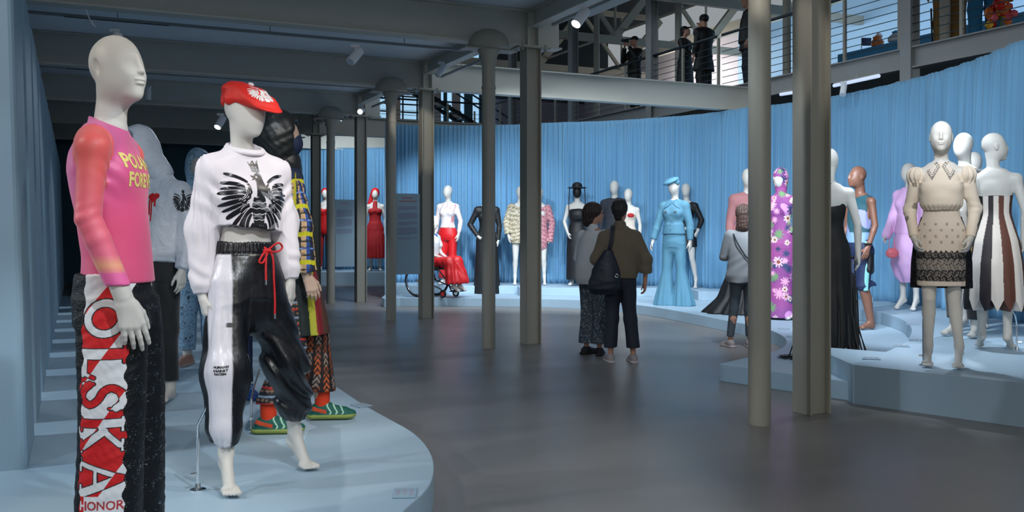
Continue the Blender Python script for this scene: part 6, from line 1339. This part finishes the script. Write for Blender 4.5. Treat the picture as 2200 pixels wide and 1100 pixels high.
# ---------------- roof ----------------
M['roof'] = mat('roof_deck', hexc('39444a'), .8, var=(1, .8)); M['truss'] = mat('truss_paint', hexc('b9b5a6'), .5)
struct(MB().gbox(-2, 13, -6, 20, 8.6, 8.7).build('roof_deck', M['roof']))
def bar(mb, p, q, w_=.1, h_=.1):
    p, q = Vector(p), Vector(q); d = q-p; R = d.to_track_quat('X', 'Z').to_matrix(); mb.box(tuple((p+q)/2), (d.length, w_, h_), 0, 1, R)
for b in (2.0, 6.6, 11.0, 15.4):
    t = empty('roof_truss', (0, 0, 0)); tag(t, {2.0: 'nearest steel roof truss across the upper hall', 6.6: 'second steel roof truss above the gallery', 11.0: 'third roof truss above the people in black', 15.4: 'farthest roof truss over the gallery'}[b], 'truss', kind='structure')
    mb = MB(); bar(mb, W(.3, b, 6.35), W(12, b, 6.35), .12, .2); mb.build('bottom_chord', M['truss'], t)
    mb = MB(); bar(mb, W(.3, b, 8.2), W(12, b, 8.2), .12, .16); mb.build('top_chord', M['truss'], t)
    for k in range(4):
        a = .6+2.9*k; mb = MB(); bar(mb, W(a, b, 8.15), W(a+1.45, b, 6.45), .09, .09); bar(mb, W(a+1.45, b, 6.45), W(a+2.9, b, 8.15), .13, .2); mb.tube([W(a+1.45, b, 6.4), W(a+1.45, b, 8.2)], .035, 8); mb.build('web_bars', M['truss'], t)
for a in (2.5, 5.3, 8.1, 10.9):
    t = tag(MB().tube([W(a, -2, 6.62), W(a, 19, 6.62)], .035, 8).build('roof_tie', M['truss']), 'slim tie rod running the length of the roof', 'tie rod', 'roof tie rods', 'structure')
mb = MB(); bar(mb, W(11.9, -8, 7.15), W(11.9, 16, 7.15), .12, .25); struct(mb.build('trim_1', M['truss']))
# ---------------- things and people on the gallery ----------------
GZ = 4.1
def bof2(px, A=9.6):
    r = (px-1100)/F; return (.224+CS*A-r*(11.3+SN*A))/(r*CS+SN)
t = tag(bevel(MB().gbox(9.4, 11.4, -3.4, bof2(1815), GZ, GZ+.92).build('gallery_plinth', M['blueplinth'])), 'bright blue plinth on the upper gallery carrying small objects', 'plinth', kind='structure')
def obj_on(px, py, Y, nm, lab, cat, fn): p = at(px, py, Y); t = empty(nm, p, 0); tag(t, lab, cat); fn(t)
pb = lambda b, a=9.9: W(a, b, GZ+.92)
t = empty('ceramic_figure', pb(bof2(1885), 9.6)); tag(t, 'small orange and white ceramic on the blue gallery plinth', 'ceramic'); MB().lathe((0, 0, 0), [(.06, 0), (.11, .03), (.13, .12), (.08, .18), (.09, .22)], 16).build('vessel', M['ocher'], t, True); MB().lathe((.03, 0, .18), [(.05, 0), (.08, .06), (.03, .12)], 12).build('lid', M['white'], t, True)
t = empty('ceramic_figure', pb(bof2(1925), 9.6)); tag(t, 'blue and white round ceramic right of the orange one', 'ceramic'); MB().lathe((0, 0, 0), [(.08, 0), (.15, .05), (.15, .13), (.06, .2)], 16).build('vessel', M['white'], t, True); MB().lathe((0, 0, .2), [(.06, 0), (.08, .03), (.02, .06)], 12).build('lid', M['blueplinth'], t, True)
t = empty('small_flag', pb(bof2(1851), 9.6)); tag(t, 'small dark blue pennant left of the orange ceramic', 'pennant'); MB().tube([(0, 0, 0), (0, 0, .28)], .01, 6).build('stick', M['white'], t); MB().prism([(0, -.01), (.2, 0), (0, .01)], .12, .28).build('cloth', M['navy'], t)
GF = dict(h=.012, hh=.008, toes=False)
def gp(px, Y, ytop, yaw, label, kind, **k):
    loc = Vector(((px-1100)/F*Y, Y, GZ)); s = (CH+(HY-ytop)*Y/F-GZ)/1.89
    return Fig('person', loc, yaw, label, 'person', k.pop('base', FEM), s, m=M['skin'], head='skin', **GF, **k)
def coat(f, m, z0=.55, g=.03, sl=True, w_=.2):
    P = f.torso(g, .95, 1.55)+[loft([(z0, 0, .0, w_+.03, .17), (.8, 0, 0, w_, .16), (1.0, 0, 0, .185, .14), (1.2, 0, 0, .165, .13)], .04)]
    for i in (-1, 1): P += f.sleeve(i, .03, .025, .02)
    return f.add('coat', P, m, .011, disp=fold_disp(.006, 10, 3), label='long black coat')
f = gp(1363, 21.6, 78, -60, 'person in black cap and shirt holding a camera up, on the gallery', 0, base=MAL, armR=((-.27, -.15, 1.30), (-.09, -.24, 1.60)), armL=((.27, -.15, 1.30), (.09, -.24, 1.60)))
coat(f, M['gown'], .80, .04, w_=.20); pants(f, .015, .03, M['gown'], .03, .03); q = lambda p: f.hc+f.R@v3(p); f.add('cap', [ell(q((0, .02, .05)), (.088, .105, .085), .02), ell(q((0, -.12, .045)), (.06, .07, .012), .02)], M['gown'], .008, cuts=[plane(q((0, 0, .02)), (0, 0, -1))])
lc = f.root.location; c_ = empty('camera_body', (lc.x-.02, lc.y, lc.z), math.radians(-60)); c_.scale = f.root.scale; tag(c_, 'black camera held to the face of the person in the cap', 'camera'); bevel(MB().box((0, -.22, 1.75), (.14, .06, .1)).build('body', M['gown'], c_), .01); MB().tube([(0, -.25, 1.75), (0, -.36, 1.75)], .037, 14).build('lens_barrel', M['dark'], c_, True)
f = gp(1472, 20.1, 56, 50, 'person in long black coat and cap looking up at their companion, on the gallery', 0, armR=((-.22, -.08, 1.22), (-.12, -.25, 1.15)), hrot=(10, -14, 0))
coat(f, M['gown'], .42, .04, w_=.29); pants(f, .01, .03, M['gown'], .02, .02); q = lambda p: f.hc+f.R@v3(p); f.add('cap', [ell(q((0, .02, .05)), (.09, .108, .085), .02), ell(q((0, -.12, .05)), (.06, .08, .014), .02)], M['gown'], .008, cuts=[plane(q((0, 0, .02)), (0, 0, -1))]); f.add('hair', [rc(q((0, .08, 0)), q((0, .10, -.05)), .05, .05, .03), ell(q((0, .03, .0)), (.085, .09, .07), .03)], M['hairb'], .008)
f = gp(1512, 19.5, 32, -150, 'taller person in black coat with curly dark hair, back turned, on the gallery', 0, base=MAL, armR=((-.26, -.1, 1.25), (-.08, -.18, 1.62)))
coat(f, M['gown'], .62, .06, w_=.26); pants(f, .03, .02, M['gown'], .05, .05); q = lambda p: f.hc+f.R@v3(p); f.add('hair', [ell(q((0, .02, .045)), (.10, .115, .10), .02)], M['hairb'], .008, disp=lambda X, Y, Z: .01*wob(X, Y, Z, 45, 4), cuts=[plane(q((0, -.06, -.02)), (0, -.9, -1))])
f = gp(1606, 18.6, -12, -95, 'person in dark jacket half hidden behind the nearest round column, on the gallery', 0, base=MAL)
coat(f, M['gown'], .80, .05, w_=.2); pants(f, .02, .02, M['jeans'], .03, .03)
f = gp(2040, 15.2, -175, 178, 'person in brown jacket and brown trousers standing on the gallery', 0, base=MAL)
coat(f, M['tan'], .82, .045, w_=.2)['label'] = 'tan brown jacket'; pants(f, .04, .02, M['brown'], .05, .06, label='brown trousers')
MB().tube([tuple(f.root.matrix_world.to_3x3() @ Vector((0, 0, 0))+Vector(p)) for p in ((.22, 0, .1), (.24, 0, .7))], .012, 6).build('hanging_strap', M['gown'], f.root, True)
f = gp(2113, 14.4, -235, 176, 'person in red knitted top and blue jeans standing on the gallery', 0, base=FEM)
top(f, .96, 1.55, .03, M['redk'], (.03, .03, .02), name='jumper', label='red knitted jumper'); pants(f, .02, .05, M['bluej'], .03, .04, label='blue jeans'); f.add('hair', [ell(f.hc+v3((0, .02, .03)), (.10, .11, .11), .02)], M['hair'], .01)
t = empty('flower_posy', at(2150, 22, 13.6)); tag(t, 'bunch of red, orange and yellow flowers beside the jeans on the gallery', 'flowers')
rnd = random.Random(5)
for k in range(44):
    p = Vector((rnd.gauss(0, .075), rnd.gauss(0, .05), rnd.gauss(.0, .12))); mb = MB(); r = rnd.uniform(.04, .06)
    for j in range(6): a = j*1.047; mb.tube([tuple(p), tuple(p+Vector((math.cos(a)*r, -.02, math.sin(a)*r)))], [.012, .026], 6)
    mb.build('blossom', M[('fred', 'ocher', 'coral', 'fyel')[k % 4]], t, True)
MB().tube([(0, 0, 0), (.01, 0, -.55)], .02, 8).build('stem', M['stem'], t, True)
